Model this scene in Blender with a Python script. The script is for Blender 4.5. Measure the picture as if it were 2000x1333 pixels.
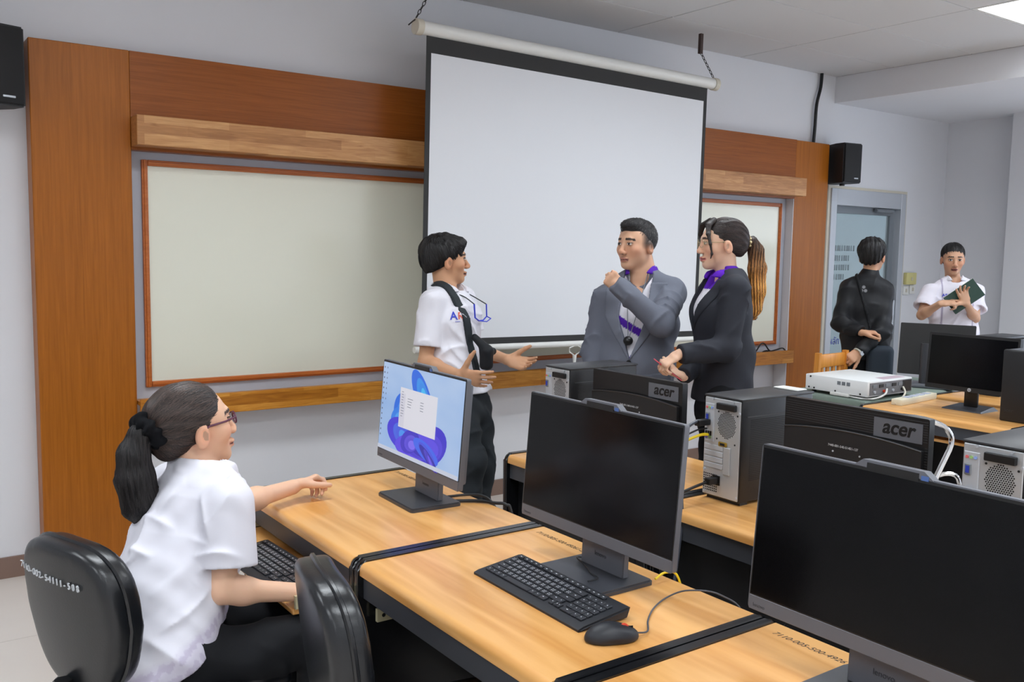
import bpy, bmesh, math, random
import numpy as np
from mathutils import Vector, Matrix

# ---------------------------------------------------------------- scene, camera, light, exposure
scene = bpy.context.scene
COL = scene.collection
for o in list(bpy.data.objects):
    bpy.data.objects.remove(o)

cam_data = bpy.data.cameras.new('camera')
cam_data.sensor_width = 36.0
cam_data.lens = 32.184
cam_data.clip_start = 0.05
cam_data.clip_end = 60
cam = bpy.data.objects.new('camera', cam_data)
COL.objects.link(cam)
yaw, pitch, roll = -0.6212, 0.0968, 0.0166
cy, sy = math.cos(yaw), math.sin(yaw)
right = Vector((cy, sy, 0)); fwd = Vector((-sy, cy, 0)); upv = Vector((0, 0, 1))
f2 = fwd * math.cos(pitch) - upv * math.sin(pitch)
u2 = upv * math.cos(pitch) + fwd * math.sin(pitch)
r2 = right * math.cos(roll) + u2 * math.sin(roll)
u3 = u2 * math.cos(roll) - right * math.sin(roll)
cam.matrix_world = Matrix(((r2.x, u3.x, -f2.x, 0), (r2.y, u3.y, -f2.y, 0), (r2.z, u3.z, -f2.z, 1.65), (0, 0, 0, 1)))
scene.camera = cam

world = bpy.data.worlds.new('world')
scene.world = world
world.use_nodes = True
bgn = world.node_tree.nodes['Background']
bgn.inputs[0].default_value = (0.75, 0.85, 1.0, 1)
bgn.inputs[1].default_value = 4.0      # overcast daylight, enters by the added, unseen side windows

CEILING_LAMP = 19.0         # watts of each ceiling lamp
LAMP_SPREAD = 150.0         # louvred fittings throw their light downwards
scene.view_settings.view_transform = 'Standard'
scene.view_settings.look = 'None'
scene.view_settings.exposure = 0.0
scene.view_settings.gamma = 1.0
scene.view_settings.use_curve_mapping = False
scene.cycles.use_denoising = True
scene.cycles.max_bounces = 8
scene.cycles.diffuse_bounces = 5
scene.cycles.sample_clamp_indirect = 6
scene.cycles.adaptive_threshold = 0.03

# ---------------------------------------------------------------- materials
def lin(c):
    r = []
    for v in c[:3]:
        v = v / 255.0
        r.append(v / 12.92 if v <= 0.04045 else ((v + 0.055) / 1.055) ** 2.4)
    return (r[0], r[1], r[2], 1.0)

def new_mat(name):
    m = bpy.data.materials.new(name)
    m.use_nodes = True
    nt = m.node_tree
    return m, nt, nt.nodes['Principled BSDF']

def pm(name, col, rough=0.5, metal=0.0, spec=0.5, var=0.0, vscale=6.0, bump=0.0, bscale=60.0, emit=None, estr=0.0, trans=0.0, coat=0.0, sub=0.0):
    m, nt, b = new_mat(name)
    c = lin(col)
    b.inputs['Base Color'].default_value = c
    b.inputs['Roughness'].default_value = rough
    b.inputs['Metallic'].default_value = metal
    b.inputs['Specular IOR Level'].default_value = spec
    if trans:
        b.inputs['Transmission Weight'].default_value = trans
    if coat:
        b.inputs['Coat Weight'].default_value = coat
        b.inputs['Coat Roughness'].default_value = 0.1
    if sub:
        b.inputs['Subsurface Weight'].default_value = sub
        b.inputs['Subsurface Radius'].default_value = (0.02, 0.008, 0.004)
        b.inputs['Subsurface Scale'].default_value = 0.5
    if emit is not None:
        b.inputs['Emission Color'].default_value = lin(emit)
        b.inputs['Emission Strength'].default_value = estr
    if var or bump:
        tc = nt.nodes.new('ShaderNodeTexCoord')
    if var:
        n = nt.nodes.new('ShaderNodeTexNoise')
        n.inputs['Scale'].default_value = vscale
        n.inputs['Detail'].default_value = 6
        nt.links.new(tc.outputs['Object'], n.inputs['Vector'])
        mx = nt.nodes.new('ShaderNodeMix'); mx.data_type = 'RGBA'
        mx.inputs[6].default_value = tuple(max(0, v * (1 - var)) for v in c[:3]) + (1,)
        mx.inputs[7].default_value = tuple(min(1, v * (1 + var)) for v in c[:3]) + (1,)
        nt.links.new(n.outputs['Fac'], mx.inputs[0])
        nt.links.new(mx.outputs[2], b.inputs['Base Color'])
    if bump:
        n2 = nt.nodes.new('ShaderNodeTexNoise')
        n2.inputs['Scale'].default_value = bscale
        n2.inputs['Detail'].default_value = 3
        nt.links.new(tc.outputs['Object'], n2.inputs['Vector'])
        bp = nt.nodes.new('ShaderNodeBump')
        bp.inputs['Strength'].default_value = bump
        bp.inputs['Distance'].default_value = 0.002
        nt.links.new(n2.outputs['Fac'], bp.inputs['Height'])
        nt.links.new(bp.outputs['Normal'], b.inputs['Normal'])
    return m

def wood(name, ca, cb, stretch=(1, 1, 1), scale=8.0, rough=0.35, contrast=(0.3, 0.7), cath=0.0, spec=0.5, coat=0.0):
    """straight or cathedral grain; stretch < 1 along the grain"""
    m, nt, b = new_mat(name)
    tc = nt.nodes.new('ShaderNodeTexCoord')
    mp = nt.nodes.new('ShaderNodeMapping')
    mp.inputs['Scale'].default_value = stretch
    nt.links.new(tc.outputs['Object'], mp.inputs['Vector'])
    n = nt.nodes.new('ShaderNodeTexNoise')
    n.inputs['Scale'].default_value = scale
    n.inputs['Detail'].default_value = 8
    n.inputs['Roughness'].default_value = 0.6
    n.inputs['Distortion'].default_value = 0.6
    nt.links.new(mp.outputs[0], n.inputs['Vector'])
    src = n.outputs['Fac']
    if cath:
        n0 = nt.nodes.new('ShaderNodeTexNoise')
        n0.inputs['Scale'].default_value = scale * 0.35
        n0.inputs['Detail'].default_value = 2
        nt.links.new(mp.outputs[0], n0.inputs['Vector'])
        mt = nt.nodes.new('ShaderNodeMath'); mt.operation = 'MULTIPLY'; mt.inputs[1].default_value = cath
        nt.links.new(n0.outputs['Fac'], mt.inputs[0])
        fr = nt.nodes.new('ShaderNodeMath'); fr.operation = 'PINGPONG'; fr.inputs[1].default_value = 1.0
        nt.links.new(mt.outputs[0], fr.inputs[0])
        av = nt.nodes.new('ShaderNodeMix'); av.data_type = 'FLOAT'
        av.inputs[0].default_value = 0.55
        nt.links.new(fr.outputs[0], av.inputs[2]); nt.links.new(n.outputs['Fac'], av.inputs[3])
        src = av.outputs[0]
    r = nt.nodes.new('ShaderNodeValToRGB')
    r.color_ramp.elements[0].position = contrast[0]; r.color_ramp.elements[0].color = lin(ca)
    r.color_ramp.elements[1].position = contrast[1]; r.color_ramp.elements[1].color = lin(cb)
    nt.links.new(src, r.inputs['Fac'])
    nt.links.new(r.outputs['Color'], b.inputs['Base Color'])
    b.inputs['Roughness'].default_value = rough
    b.inputs['Specular IOR Level'].default_value = spec
    if coat:
        b.inputs['Coat Weight'].default_value = coat; b.inputs['Coat Roughness'].default_value = 0.15
    return m

def jointed_wood(name, cols, rough=0.35):
    """finger-jointed boards: blocks of different tone with grain, on the x-z face"""
    m, nt, b = new_mat(name)
    tc = nt.nodes.new('ShaderNodeTexCoord')
    mp = nt.nodes.new('ShaderNodeMapping')
    mp.inputs['Rotation'].default_value = (math.radians(90), 0, 0)
    nt.links.new(tc.outputs['Object'], mp.inputs['Vector'])
    br = nt.nodes.new('ShaderNodeTexBrick')
    br.inputs['Scale'].default_value = 1.0
    br.inputs['Brick Width'].default_value = 0.42
    br.inputs['Row Height'].default_value = 0.052
    br.inputs['Mortar Size'].default_value = 0.0
    br.inputs['Color1'].default_value = (0, 0, 0, 1); br.inputs['Color2'].default_value = (1, 1, 1, 1)
    br.inputs['Bias'].default_value = 0.0
    nt.links.new(mp.outputs[0], br.inputs['Vector'])
    m2 = nt.nodes.new('ShaderNodeMapping'); m2.inputs['Scale'].default_value = (2.2, 10, 24)
    nt.links.new(tc.outputs['Object'], m2.inputs['Vector'])
    n = nt.nodes.new('ShaderNodeTexNoise'); n.inputs['Scale'].default_value = 2.5; n.inputs['Detail'].default_value = 7
    n.inputs['Distortion'].default_value = 1.2
    nt.links.new(m2.outputs[0], n.inputs['Vector'])
    mx = nt.nodes.new('ShaderNodeMix'); mx.data_type = 'FLOAT'; mx.inputs[0].default_value = 0.7
    sp = nt.nodes.new('ShaderNodeSeparateColor'); nt.links.new(br.outputs['Color'], sp.inputs[0])
    nt.links.new(sp.outputs[0], mx.inputs[2]); nt.links.new(n.outputs['Fac'], mx.inputs[3])
    r = nt.nodes.new('ShaderNodeValToRGB')
    r.color_ramp.elements[0].position = 0.25; r.color_ramp.elements[0].color = lin(cols[0])
    r.color_ramp.elements[1].position = 0.75; r.color_ramp.elements[1].color = lin(cols[2])
    e = r.color_ramp.elements.new(0.5); e.color = lin(cols[1])
    nt.links.new(mx.outputs[0], r.inputs['Fac'])
    nt.links.new(r.outputs['Color'], b.inputs['Base Color'])
    b.inputs['Roughness'].default_value = rough
    return m

def vcol_mat(name, rough=0.5, spec=0.4, sub=0.0, bump=0.0, bscale=200.0):
    """base colour from the mesh's own colour attribute 'Col' (skin, lips, brows, eyes, printed cloth)"""
    m, nt, b = new_mat(name)
    a = nt.nodes.new('ShaderNodeAttribute'); a.attribute_name = 'Col'
    nt.links.new(a.outputs['Color'], b.inputs['Base Color'])
    b.inputs['Roughness'].default_value = rough
    b.inputs['Specular IOR Level'].default_value = spec
    if sub:
        b.inputs['Subsurface Weight'].default_value = sub
        b.inputs['Subsurface Radius'].default_value = (0.015, 0.006, 0.003)
        b.inputs['Subsurface Scale'].default_value = 0.4
    if bump:
        tc = nt.nodes.new('ShaderNodeTexCoord')
        n2 = nt.nodes.new('ShaderNodeTexNoise'); n2.inputs['Scale'].default_value = bscale
        nt.links.new(tc.outputs['Object'], n2.inputs['Vector'])
        bp = nt.nodes.new('ShaderNodeBump'); bp.inputs['Strength'].default_value = bump; bp.inputs['Distance'].default_value = 0.001
        nt.links.new(n2.outputs['Fac'], bp.inputs['Height']); nt.links.new(bp.outputs['Normal'], b.inputs['Normal'])
    return m

M = {}
M['wall'] = pm('wall_paint', (220, 221, 225), 0.75, var=0.02, vscale=3)
M['ceiling'] = pm('ceiling_board', (205, 205, 206), 0.85, bump=0.15, bscale=150)
M['ceiling_joint'] = pm('ceiling_grid', (120, 120, 120), 0.8)
M['floor'] = pm('floor_vinyl', (214, 206, 198), 0.35, var=0.04, vscale=4)
M['floor_joint'] = pm('floor_joint', (196, 188, 180), 0.6)
M['base'] = pm('brown_skirting', (128, 104, 92), 0.45, var=0.06)
M['panel_v'] = wood('veneer_upright', (142, 80, 15), (172, 100, 26), (22, 22, 0.7), 4, 0.35, (0.25, 0.75), spec=0.3)
M['panel_h'] = wood('veneer_level', (128, 68, 18), (158, 88, 30), (0.7, 22, 22), 4, 0.35, (0.25, 0.75), spec=0.3)
M['valance'] = jointed_wood('jointed_valance', [(150, 98, 52), (178, 124, 72), (204, 154, 100)])
M['ledge'] = jointed_wood('jointed_ledge', [(150, 88, 16), (184, 118, 34), (214, 150, 62)])
M['orange_trim'] = wood('orange_moulding', (168, 86, 28), (196, 110, 48), (0.8, 14, 14), 4, 0.35)
M['board'] = pm('whiteboard_face', (224, 224, 208), 0.16, spec=0.55, var=0.015, vscale=1.2)
M['grey_frame'] = pm('grey_frame_paint', (176, 180, 190), 0.5)
M['white_plastic'] = pm('white_plastic', (226, 226, 222), 0.35)
M['screen_white'] = pm('screen_fabric_white', (224, 226, 230), 0.8)
M['screen_black'] = pm('screen_fabric_black', (48, 48, 48), 0.8)
M['black'] = pm('black_plastic', (18, 18, 19), 0.4)
M['black_soft'] = pm('black_matt_plastic', (26, 26, 28), 0.55)
M['chain'] = pm('dark_steel', (62, 60, 58), 0.45, metal=0.7)
M['rust'] = pm('rusty_steel', (60, 42, 36), 0.6)
M['alu'] = pm('aluminium', (196, 201, 208), 0.35, metal=0.35)
M['alu_dark'] = pm('dark_aluminium', (128, 134, 140), 0.4, metal=0.3)  # darker aluminium tone, one even colour
M['cream'] = pm('cream_paint', (206, 200, 184), 0.6)
M['desk'] = wood('desk_beech', (214, 152, 82), (232, 176, 108), (9, 0.8, 9), 3.0, 0.3, (0.3, 0.7), cath=9.0, coat=0.25)
M['desk_edge'] = wood('desk_beech_edge', (206, 138, 62), (226, 160, 84), (9, 0.8, 9), 3.0, 0.35)
M['desk_black'] = pm('desk_black_panel', (24, 24, 26), 0.5)
M['desk_rail'] = pm('desk_grey_rail', (62, 64, 70), 0.45)
M['desk_strip'] = pm('desk_black_strip', (20, 21, 24), 0.22, spec=0.6)
M['slide'] = pm('zinc_slide', (205, 196, 160), 0.4, metal=0.3)
M['aio'] = pm('aio_grey', (96, 98, 105), 0.4)
M['aio_dark'] = pm('aio_base_grey', (58, 60, 66), 0.35)
M['screen_off'] = pm('lcd_off', (11, 11, 13), 0.15, spec=0.2)
M['key'] = pm('keycap_black', (44, 46, 52), 0.45)
M['key_body'] = pm('keyboard_body', (34, 36, 42), 0.5)
M['legend'] = pm('key_legend_white', (220, 224, 230), 0.6)
M['red'] = pm('red_wheel', (210, 60, 30), 0.5)
M['leather'] = pm('black_leatherette', (20, 22, 26), 0.3, spec=0.6, bump=0.1, bscale=220)
M['ink'] = pm('marker_ink', (34, 30, 30), 0.6)
M['chalk'] = pm('white_marker', (205, 208, 212), 0.7)
M['steel'] = pm('zinc_steel', (196, 200, 204), 0.38, metal=0.55, var=0.04, vscale=3)
M['hole'] = pm('dark_hole', (14, 14, 15), 0.8)
M['tower'] = pm('case_black', (22, 22, 24), 0.38, spec=0.5)
M['tower_top'] = pm('case_dark_grey', (46, 47, 50), 0.42)
M['chrome'] = pm('chrome', (225, 225, 225), 0.12, metal=1.0)
M['blue_plug'] = pm('vga_blue', (40, 60, 170), 0.4)
M['tag'] = pm('clear_tape', (96, 98, 104), 0.3)
M['tag_ink'] = pm('felt_ink', (12, 12, 14), 0.5)
M['cable'] = pm('black_cable', (22, 23, 26), 0.45)
M['cable_grey'] = pm('grey_cable', (70, 74, 84), 0.45)
M['yellow'] = pm('yellow_cable', (238, 208, 20), 0.45)
M['green_cloth'] = pm('green_cloth', (122, 136, 126), 0.85, var=0.08, vscale=20, bump=0.2, bscale=300)
M['chair_wood'] = wood('chair_pine', (212, 134, 46), (232, 158, 70), (9, 9, 1), 4, 0.35)
M['brass'] = pm('brass', (190, 160, 70), 0.3, metal=0.9)

# ---------------------------------------------------------------- object helpers
def link(o, parent=None):
    COL.objects.link(o)
    if parent is not None:
        o.parent = parent
    return o

def thing(name, label, cat, loc=(0, 0, 0), rz=0.0, group=None, kind=None):
    o = bpy.data.objects.new(name, None)
    o.empty_display_size = 0.05
    o.location = loc; o.rotation_euler = (0, 0, rz)
    o['label'] = label; o['category'] = cat
    if group: o['group'] = group
    if kind: o['kind'] = kind
    return link(o)

def tag(o, label, cat, group=None, kind=None):
    if label: o['label'] = label
    if cat: o['category'] = cat
    if group: o['group'] = group
    if kind: o['kind'] = kind
    return o

def structure(o, label=None):
    o['kind'] = 'structure'
    if label: o['label'] = label
    return o

def copy_tree(o, parent=None):
    c = o.copy()
    COL.objects.link(c)
    c.parent = parent
    for ch in o.children:
        copy_tree(ch, c)
    return c

class B:
    """collects shapes into one mesh; coordinates are local to the parent"""
    def __init__(s):
        s.bm = bmesh.new()
    def box(s, x0, x1, y0, y1, z0, z1, bev=0.0, seg=2):
        vs = [s.bm.verts.new(p) for p in ((x0, y0, z0), (x1, y0, z0), (x1, y1, z0), (x0, y1, z0), (x0, y0, z1), (x1, y0, z1), (x1, y1, z1), (x0, y1, z1))]
        fs = [s.bm.faces.new([vs[i] for i in f]) for f in ((0, 3, 2, 1), (4, 5, 6, 7), (0, 1, 5, 4), (1, 2, 6, 5), (2, 3, 7, 6), (3, 0, 4, 7))]
        if bev > 0:
            es = list({e for f in fs for e in f.edges})
            bmesh.ops.bevel(s.bm, geom=es, offset=bev, segments=seg, affect='EDGES', profile=0.5)
        return s
    def hexa(s, pts):
        vs = [s.bm.verts.new(p) for p in pts]
        for f in ((0, 3, 2, 1), (4, 5, 6, 7), (0, 1, 5, 4), (1, 2, 6, 5), (2, 3, 7, 6), (3, 0, 4, 7)):
            s.bm.faces.new([vs[i] for i in f])
        return s
    def ring(s, c, a, b, n):
        return [s.bm.verts.new(c + a * math.cos(2 * math.pi * i / n) + b * math.sin(2 * math.pi * i / n)) for i in range(n)]
    def cyl(s, p0, p1, r0, r1=None, n=16, caps=True):
        p0, p1 = Vector(p0), Vector(p1)
        r1 = r0 if r1 is None else r1
        d = (p1 - p0).normalized()
        t = Vector((0, 0, 1)) if abs(d.z) < 0.9 else Vector((1, 0, 0))
        a = d.cross(t).normalized(); b = d.cross(a)
        A = s.ring(p0, a * r0, b * r0, n); Bq = s.ring(p1, a * r1, b * r1, n)
        for i in range(n):
            s.bm.faces.new((A[i], A[(i + 1) % n], Bq[(i + 1) % n], Bq[i]))
        if caps:
            s.bm.faces.new(A[::-1]); s.bm.faces.new(Bq)
        return s
    def tube(s, pts, r, n=8, closed=False, ry=None, smooth_steps=0):
        pts = [Vector(p) for p in pts]
        if smooth_steps:
            pts = catmull(pts, smooth_steps, closed)
        m = len(pts)
        prev = None; rings = []
        for i, p in enumerate(pts):
            if closed:
                d = pts[(i + 1) % m] - pts[i - 1]
            else:
                d = pts[min(i + 1, m - 1)] - pts[max(i - 1, 0)]
            d.normalize()
            if prev is None:
                t = Vector((0, 0, 1)) if abs(d.z) < 0.9 else Vector((1, 0, 0))
                a = d.cross(t).normalized()
            else:
                a = (prev - d * prev.dot(d)).normalized()
            prev = a
            b = d.cross(a)
            rr = r[i] if isinstance(r, (list, tuple)) else r
            rings.append(s.ring(p, a * rr, b * (ry if ry else rr), n))
        for i in range(m if closed else m - 1):
            A = rings[i]; Bq = rings[(i + 1) % m]
            for j in range(n):
                s.bm.faces.new((A[j], A[(j + 1) % n], Bq[(j + 1) % n], Bq[j]))
        if not closed:
            s.bm.faces.new(rings[0][::-1]); s.bm.faces.new(rings[-1])
        return s
    def prism(s, poly, axis, a0, a1):
        """extrude a closed polygon along an axis; poly holds the two other coordinates in order"""
        def P(u, v, w):
            return {'x': (w, u, v), 'y': (u, w, v), 'z': (u, v, w)}[axis]
        A = [s.bm.verts.new(P(u, v, a0)) for u, v in poly]
        Bq = [s.bm.verts.new(P(u, v, a1)) for u, v in poly]
        n = len(poly)
        for i in range(n):
            s.bm.faces.new((A[i], A[(i + 1) % n], Bq[(i + 1) % n], Bq[i]))
        s.bm.faces.new(A[::-1]); s.bm.faces.new(Bq)
        return s
    def quad(s, a, b, c, d):
        s.bm.faces.new([s.bm.verts.new(p) for p in (a, b, c, d)])
        return s
    def ball(s, c, r, u=12, v=8):
        if not isinstance(r, (tuple, list)): r = (r, r, r)
        mt = Matrix.Translation(c) @ Matrix.Diagonal((r[0], r[1], r[2], 1))
        bmesh.ops.create_uvsphere(s.bm, u_segments=u, v_segments=v, radius=1.0, matrix=mt)
        return s
    def obj(s, name, mat, parent=None, smooth=False, angle=0.6):
        me = bpy.data.meshes.new(name)
        bmesh.ops.recalc_face_normals(s.bm, faces=s.bm.faces[:])
        s.bm.to_mesh(me); s.bm.free()
        if smooth:
            me.polygons.foreach_set('use_smooth', [True] * len(me.polygons))
            me.set_sharp_from_angle(angle=angle)
        mats = mat if isinstance(mat, (list, tuple)) else [mat]
        for mm in mats:
            me.materials.append(mm)
        o = bpy.data.objects.new(name, me)
        return link(o, parent)

def catmull(pts, k, closed=False):
    n = len(pts); out = []
    rng = n if closed else n - 1
    for i in range(rng):
        if closed:
            p0, p1, p2, p3 = pts[i - 1], pts[i], pts[(i + 1) % n], pts[(i + 2) % n]
        else:
            p0 = pts[max(i - 1, 0)]; p1 = pts[i]; p2 = pts[i + 1]; p3 = pts[min(i + 2, n - 1)]
        for j in range(k):
            t = j / k
            out.append(0.5 * ((2 * p1) + (p2 - p0) * t + (2 * p0 - 5 * p1 + 4 * p2 - p3) * t * t + (3 * p1 - p0 - 3 * p2 + p3) * t ** 3))
    if not closed:
        out.append(pts[-1])
    return out

def text_obj(name, body, size, mat, parent, mw, extrude=0.0004, shear=0.0, align='LEFT', bold=0.0):
    cu = bpy.data.curves.new(name, 'FONT')
    cu.body = body; cu.size = size; cu.extrude = extrude; cu.shear = shear
    cu.align_x = align; cu.offset = bold
    tmp = bpy.data.objects.new(name + '_tmp', cu)
    COL.objects.link(tmp)
    dg = bpy.context.evaluated_depsgraph_get()
    me = bpy.data.meshes.new_from_object(tmp.evaluated_get(dg))
    bpy.data.objects.remove(tmp); bpy.data.curves.remove(cu)
    me.transform(mw)
    me.materials.clear(); me.materials.append(mat)
    o = bpy.data.objects.new(name, me)
    return link(o, parent)

def frame_matrix(origin, xdir, ydir):
    x = Vector(xdir).normalized(); y = Vector(ydir); y = (y - x * y.dot(x)).normalized(); z = x.cross(y)
    return Matrix(((x.x, y.x, z.x, origin[0]), (x.y, y.y, z.y, origin[1]), (x.z, y.z, z.z, origin[2]), (0, 0, 0, 1)))

# ---------------------------------------------------------------- the room
YW, ZC, XR, XL, YB = 5.03, 3.218, 8.89, -3.33, -3.38
o = B().box(XL, XR, YB, YW, -0.08, 0.0).obj('floor', M['floor']); structure(o, 'pale beige vinyl floor')
for i, y in enumerate((4.2, 3.0, 1.8, 0.6)):
    B().box(XL, XR, y - 0.0015, y + 0.0015, 0.0, 0.0006).obj('floor_seam', M['floor_joint'], o)
for i, x in enumerate((-1.1, 0.1, 1.3, 2.5, 3.7)):
    B().box(x - 0.0015, x + 0.0015, YB, YW, 0.0, 0.0006).obj('floor_seam', M['floor_joint'], o)
# front wall with the doorway
DX0, DX1, DZ = 7.08, 8.12, 2.21
w = B().box(XL, DX0, YW, YW + 0.14, 0, ZC + 0.1).box(DX1, XR + 0.14, YW, YW + 0.14, 0, ZC + 0.1).box(DX0, DX1, YW, YW + 0.14, DZ, ZC + 0.1)
structure(w.obj('wall_front', M['wall']), 'white painted front wall')
w = B().box(XR, XR + 0.14, YB, YW, 0, 0.95).box(XR, XR + 0.14, YB, YW, 2.35, ZC + 0.1).box(XR, XR + 0.14, 3.2, YW, 0.95, 2.35).box(XR, XR + 0.14, 0.15, 0.35, 0.95, 2.35).box(XR, XR + 0.14, YB, -2.5, 0.95, 2.35)
structure(w.obj('wall_right', M['wall']), 'white wall at the far side of the room')
for k, (ya, yb) in enumerate(((0.35, 3.2), (-2.5, 0.15))):  # out of view, added so daylight brightens the far side of the room
    wn = structure(thing('window_%d' % (k + 1), 'unseen aluminium framed side window, added to let in daylight', 'window', (XR, ya, 0.95)))
    L_ = yb - ya
    B().box(0.04, 0.1, 0, L_, 0, 0.05).box(0.04, 0.1, 0, L_, 1.35, 1.4).box(0.04, 0.1, 0, 0.05, 0.05, 1.35).box(0.04, 0.1, L_ - 0.05, L_, 0.05, 1.35).box(0.04, 0.1, L_ / 2 - 0.03, L_ / 2 + 0.03, 0.05, 1.35).obj('window_frame', M['alu'], wn)
    pd_ = bpy.data.lights.new('daylight_portal', 'AREA'); pd_.shape = 'RECTANGLE'; pd_.size = 1.4; pd_.size_y = L_
    pd_.cycles.is_portal = True
    po_ = bpy.data.objects.new('daylight_portal', pd_); link(po_, wn); po_.location = (0.12, L_ / 2, 0.7); po_.rotation_euler = (0, math.radians(90), 0)
structure(B().box(XL - 0.14, XL, YB, YW + 0.14, 0, ZC + 0.1).obj('wall_left', M['wall']))
structure(B().box(XL, XR, YB - 0.14, YB, 0, ZC + 0.1).obj('wall_back', M['wall']))
structure(B().box(8.70, XR, 3.45, 4.31, 0, 2.995).obj('column_right', M['wall']), 'white square column on the far wall')
structure(B().box(7.03, XR, YB, YW, 2.995, ZC).obj('trim_1', M['wall']), 'dropped white soffit beam under the ceiling')
structure(B().box(XL, 0.69, YW - 0.014, YW, 0, 0.105).box(1.15, 6.36, YW - 0.014, YW, 0, 0.105).obj('baseboard_front', M['base']), 'brown skirting board')
structure(B().box(XR - 0.014, XR, 4.31, YW, 0, 0.105).obj('baseboard_right', M['base']))
# ceiling of 1.30 x 0.655 boards with open joints; lamps take the place of some boards
ceil = B().box(XL, XR, YB, YW, ZC + 0.02, ZC + 0.1).obj('ceiling', M['ceiling_joint']); structure(ceil, 'pale grey suspended ceiling')
tile_me = None
PX, PY = 1.30, 0.655
x_lines = [4.47 + PX * k for k in range(-6, 2)]
y_lines = [4.48 - PY * k for k in range(-1, 12)]
lamp_cells = []
for i, xa in enumerate(x_lines):
    for j, ya in enumerate(y_lines):
        x0, x1 = max(xa, XL), min(xa + PX, 7.03)
        y1, y0 = min(ya, YW), max(ya - PY, YB)
        if x1 - x0 < 0.05 or y1 - y0 < 0.05:
            continue
        if i % 2 == 1 and j in (3, 7, 11):
            lamp_cells.append((x0, x1, y0, y1)); continue
        full = abs(x1 - x0 - PX) < 1e-6 and abs(y1 - y0 - PY) < 1e-6
        if full and tile_me is not None:
            t = bpy.data.objects.new('ceiling_tile', tile_me); link(t, ceil); t.location = (x0, y0, 0)
        else:
            t = B().box(0.004, x1 - x0 - 0.004, 0.004, y1 - y0 - 0.004, ZC, ZC + 0.015, 0.002, 1).obj('ceiling_tile', M['ceiling'], ceil)
            t.location = (x0, y0, 0)
            if full: tile_me = t.data
M['lamp'] = pm('lamp_diffuser', (255, 255, 255), 0.5, emit=(246, 250, 255), estr=5.0)
lamp_src = None
for k, (x0, x1, y0, y1) in enumerate(lamp_cells):
    cx_, cy_ = int((x0 + 3) // 2.6), int((3.5 - y0) // 2.6)
    t = thing('ceiling_lamp', 'white ceiling lamp panel %s, %s' % (('by the blank side wall', 'over the seated woman', 'over the second desk row', 'beside the dropped soffit beam')[cx_], ('nearest the projection screen', 'in the middle of the room', 'at the back of the room')[cy_]), 'lamp', (x0, y0, ZC), group='ceiling lamp panels')
    B().box(0.005, PX - 0.005, 0.005, PY - 0.005, 0.012, 0.02).box(0.005, 0.03, 0.005, PY - 0.005, 0, 0.012).box(PX - 0.03, PX - 0.005, 0.005, PY - 0.005, 0, 0.012).box(0.03, PX - 0.03, 0.005, 0.03, 0, 0.012).box(0.03, PX - 0.03, PY - 0.03, PY - 0.005, 0, 0.012).obj('lamp_frame', M['white_plastic'], t)
    B().box(0.032, PX - 0.032, 0.032, PY - 0.032, 0.006, 0.011).obj('diffuser', M['lamp'], t)
    ld = bpy.data.lights.new('lamp_light', 'AREA'); ld.shape = 'RECTANGLE'; ld.size = PX - 0.07; ld.size_y = PY - 0.07
    ld.energy = CEILING_LAMP; ld.color = (0.87, 0.945, 1.0); ld.spread = math.radians(LAMP_SPREAD)
    lo_ = bpy.data.objects.new('lamp_light', ld); link(lo_, t); lo_.location = (PX / 2, PY / 2, 0.004)

# ---------------------------------------------------------------- timber surround of the whiteboard
YP = 4.90
pan = thing('timber_wall_panel', 'orange-brown veneered timber surround framing the whiteboard', 'wall panel', (3.7, YW, 0))
def rel(b, name, mat, parent, **k):
    o = b.obj(name, mat, parent, **k)
    o.data.transform(Matrix.Translation(-Vector(parent.location)))
    return o
rel(B().box(0.695, 1.145, YP, YW, 0, 2.615, 0.004, 1), 'side_panel', M['panel_v'], pan)
rel(B().box(6.368, 6.812, YP, YW, 0, 2.612, 0.004, 1), 'side_panel', M['panel_v'], pan)
rel(B().box(1.145, 6.368, YP, YW, 2.13, 2.614), 'header_panel', M['panel_h'], pan)
rel(B().box(6.362, 6.368, YP + 0.002, YW, 0, 2.13), 'return_board', M['wall'], pan)
val = thing('timber_valance', 'long jointed timber valance box above the whiteboard', 'valance', (3.7, YP, 2.15))
rel(B().box(1.145, 6.368, 4.782, YP, 2.145, 2.292, 0.003, 1), 'front_board', M['valance'], val)
led = thing('marker_ledge', 'long jointed timber ledge running below the whiteboard', 'ledge', (3.7, YW, 0.75))
rel(B().box(1.145, 6.365, 4.83, 4.85, 0.765, 0.872, 0.003, 1), 'front_board', M['ledge'], led)
rel(B().box(1.15, 6.36, 4.85, 4.99, 0.835, 0.855), 'shelf_board', M['ledge'], led)
wb = thing('whiteboard', 'very wide cream whiteboard with orange moulding and grey surround', 'whiteboard', (3.7, YW, 0.9))
YF = 4.975
rel(B().box(1.15, 1.205, YF, YW, 0.855, 2.145), 'surround', M['grey_frame'], wb)
rel(B().box(6.29, 6.355, YF, YW, 0.855, 2.145), 'surround', M['grey_frame'], wb)
rel(B().box(1.205, 6.29, YF, YW, 2.09, 2.145), 'surround', M['grey_frame'], wb)
rel(B().box(1.205, 6.29, YF, YW, 0.855, 0.915), 'surround', M['grey_frame'], wb)
def mould(x0, x1, z0, z1, vert):
    b = B()
    if vert:
        b.box(x0, x1, 4.955, YW, z0, z1, 0.004, 2).box(x0 + 0.009, x1 - 0.009, 4.949, 4.956, z0, z1, 0.002, 1)
    else:
        b.box(x0, x1, 4.955, YW, z0, z1, 0.004, 2).box(x0, x1, 4.949, 4.956, z0 + 0.009, z1 - 0.009, 0.002, 1)
    rel(b, 'moulding', M['orange_trim'], wb)
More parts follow.
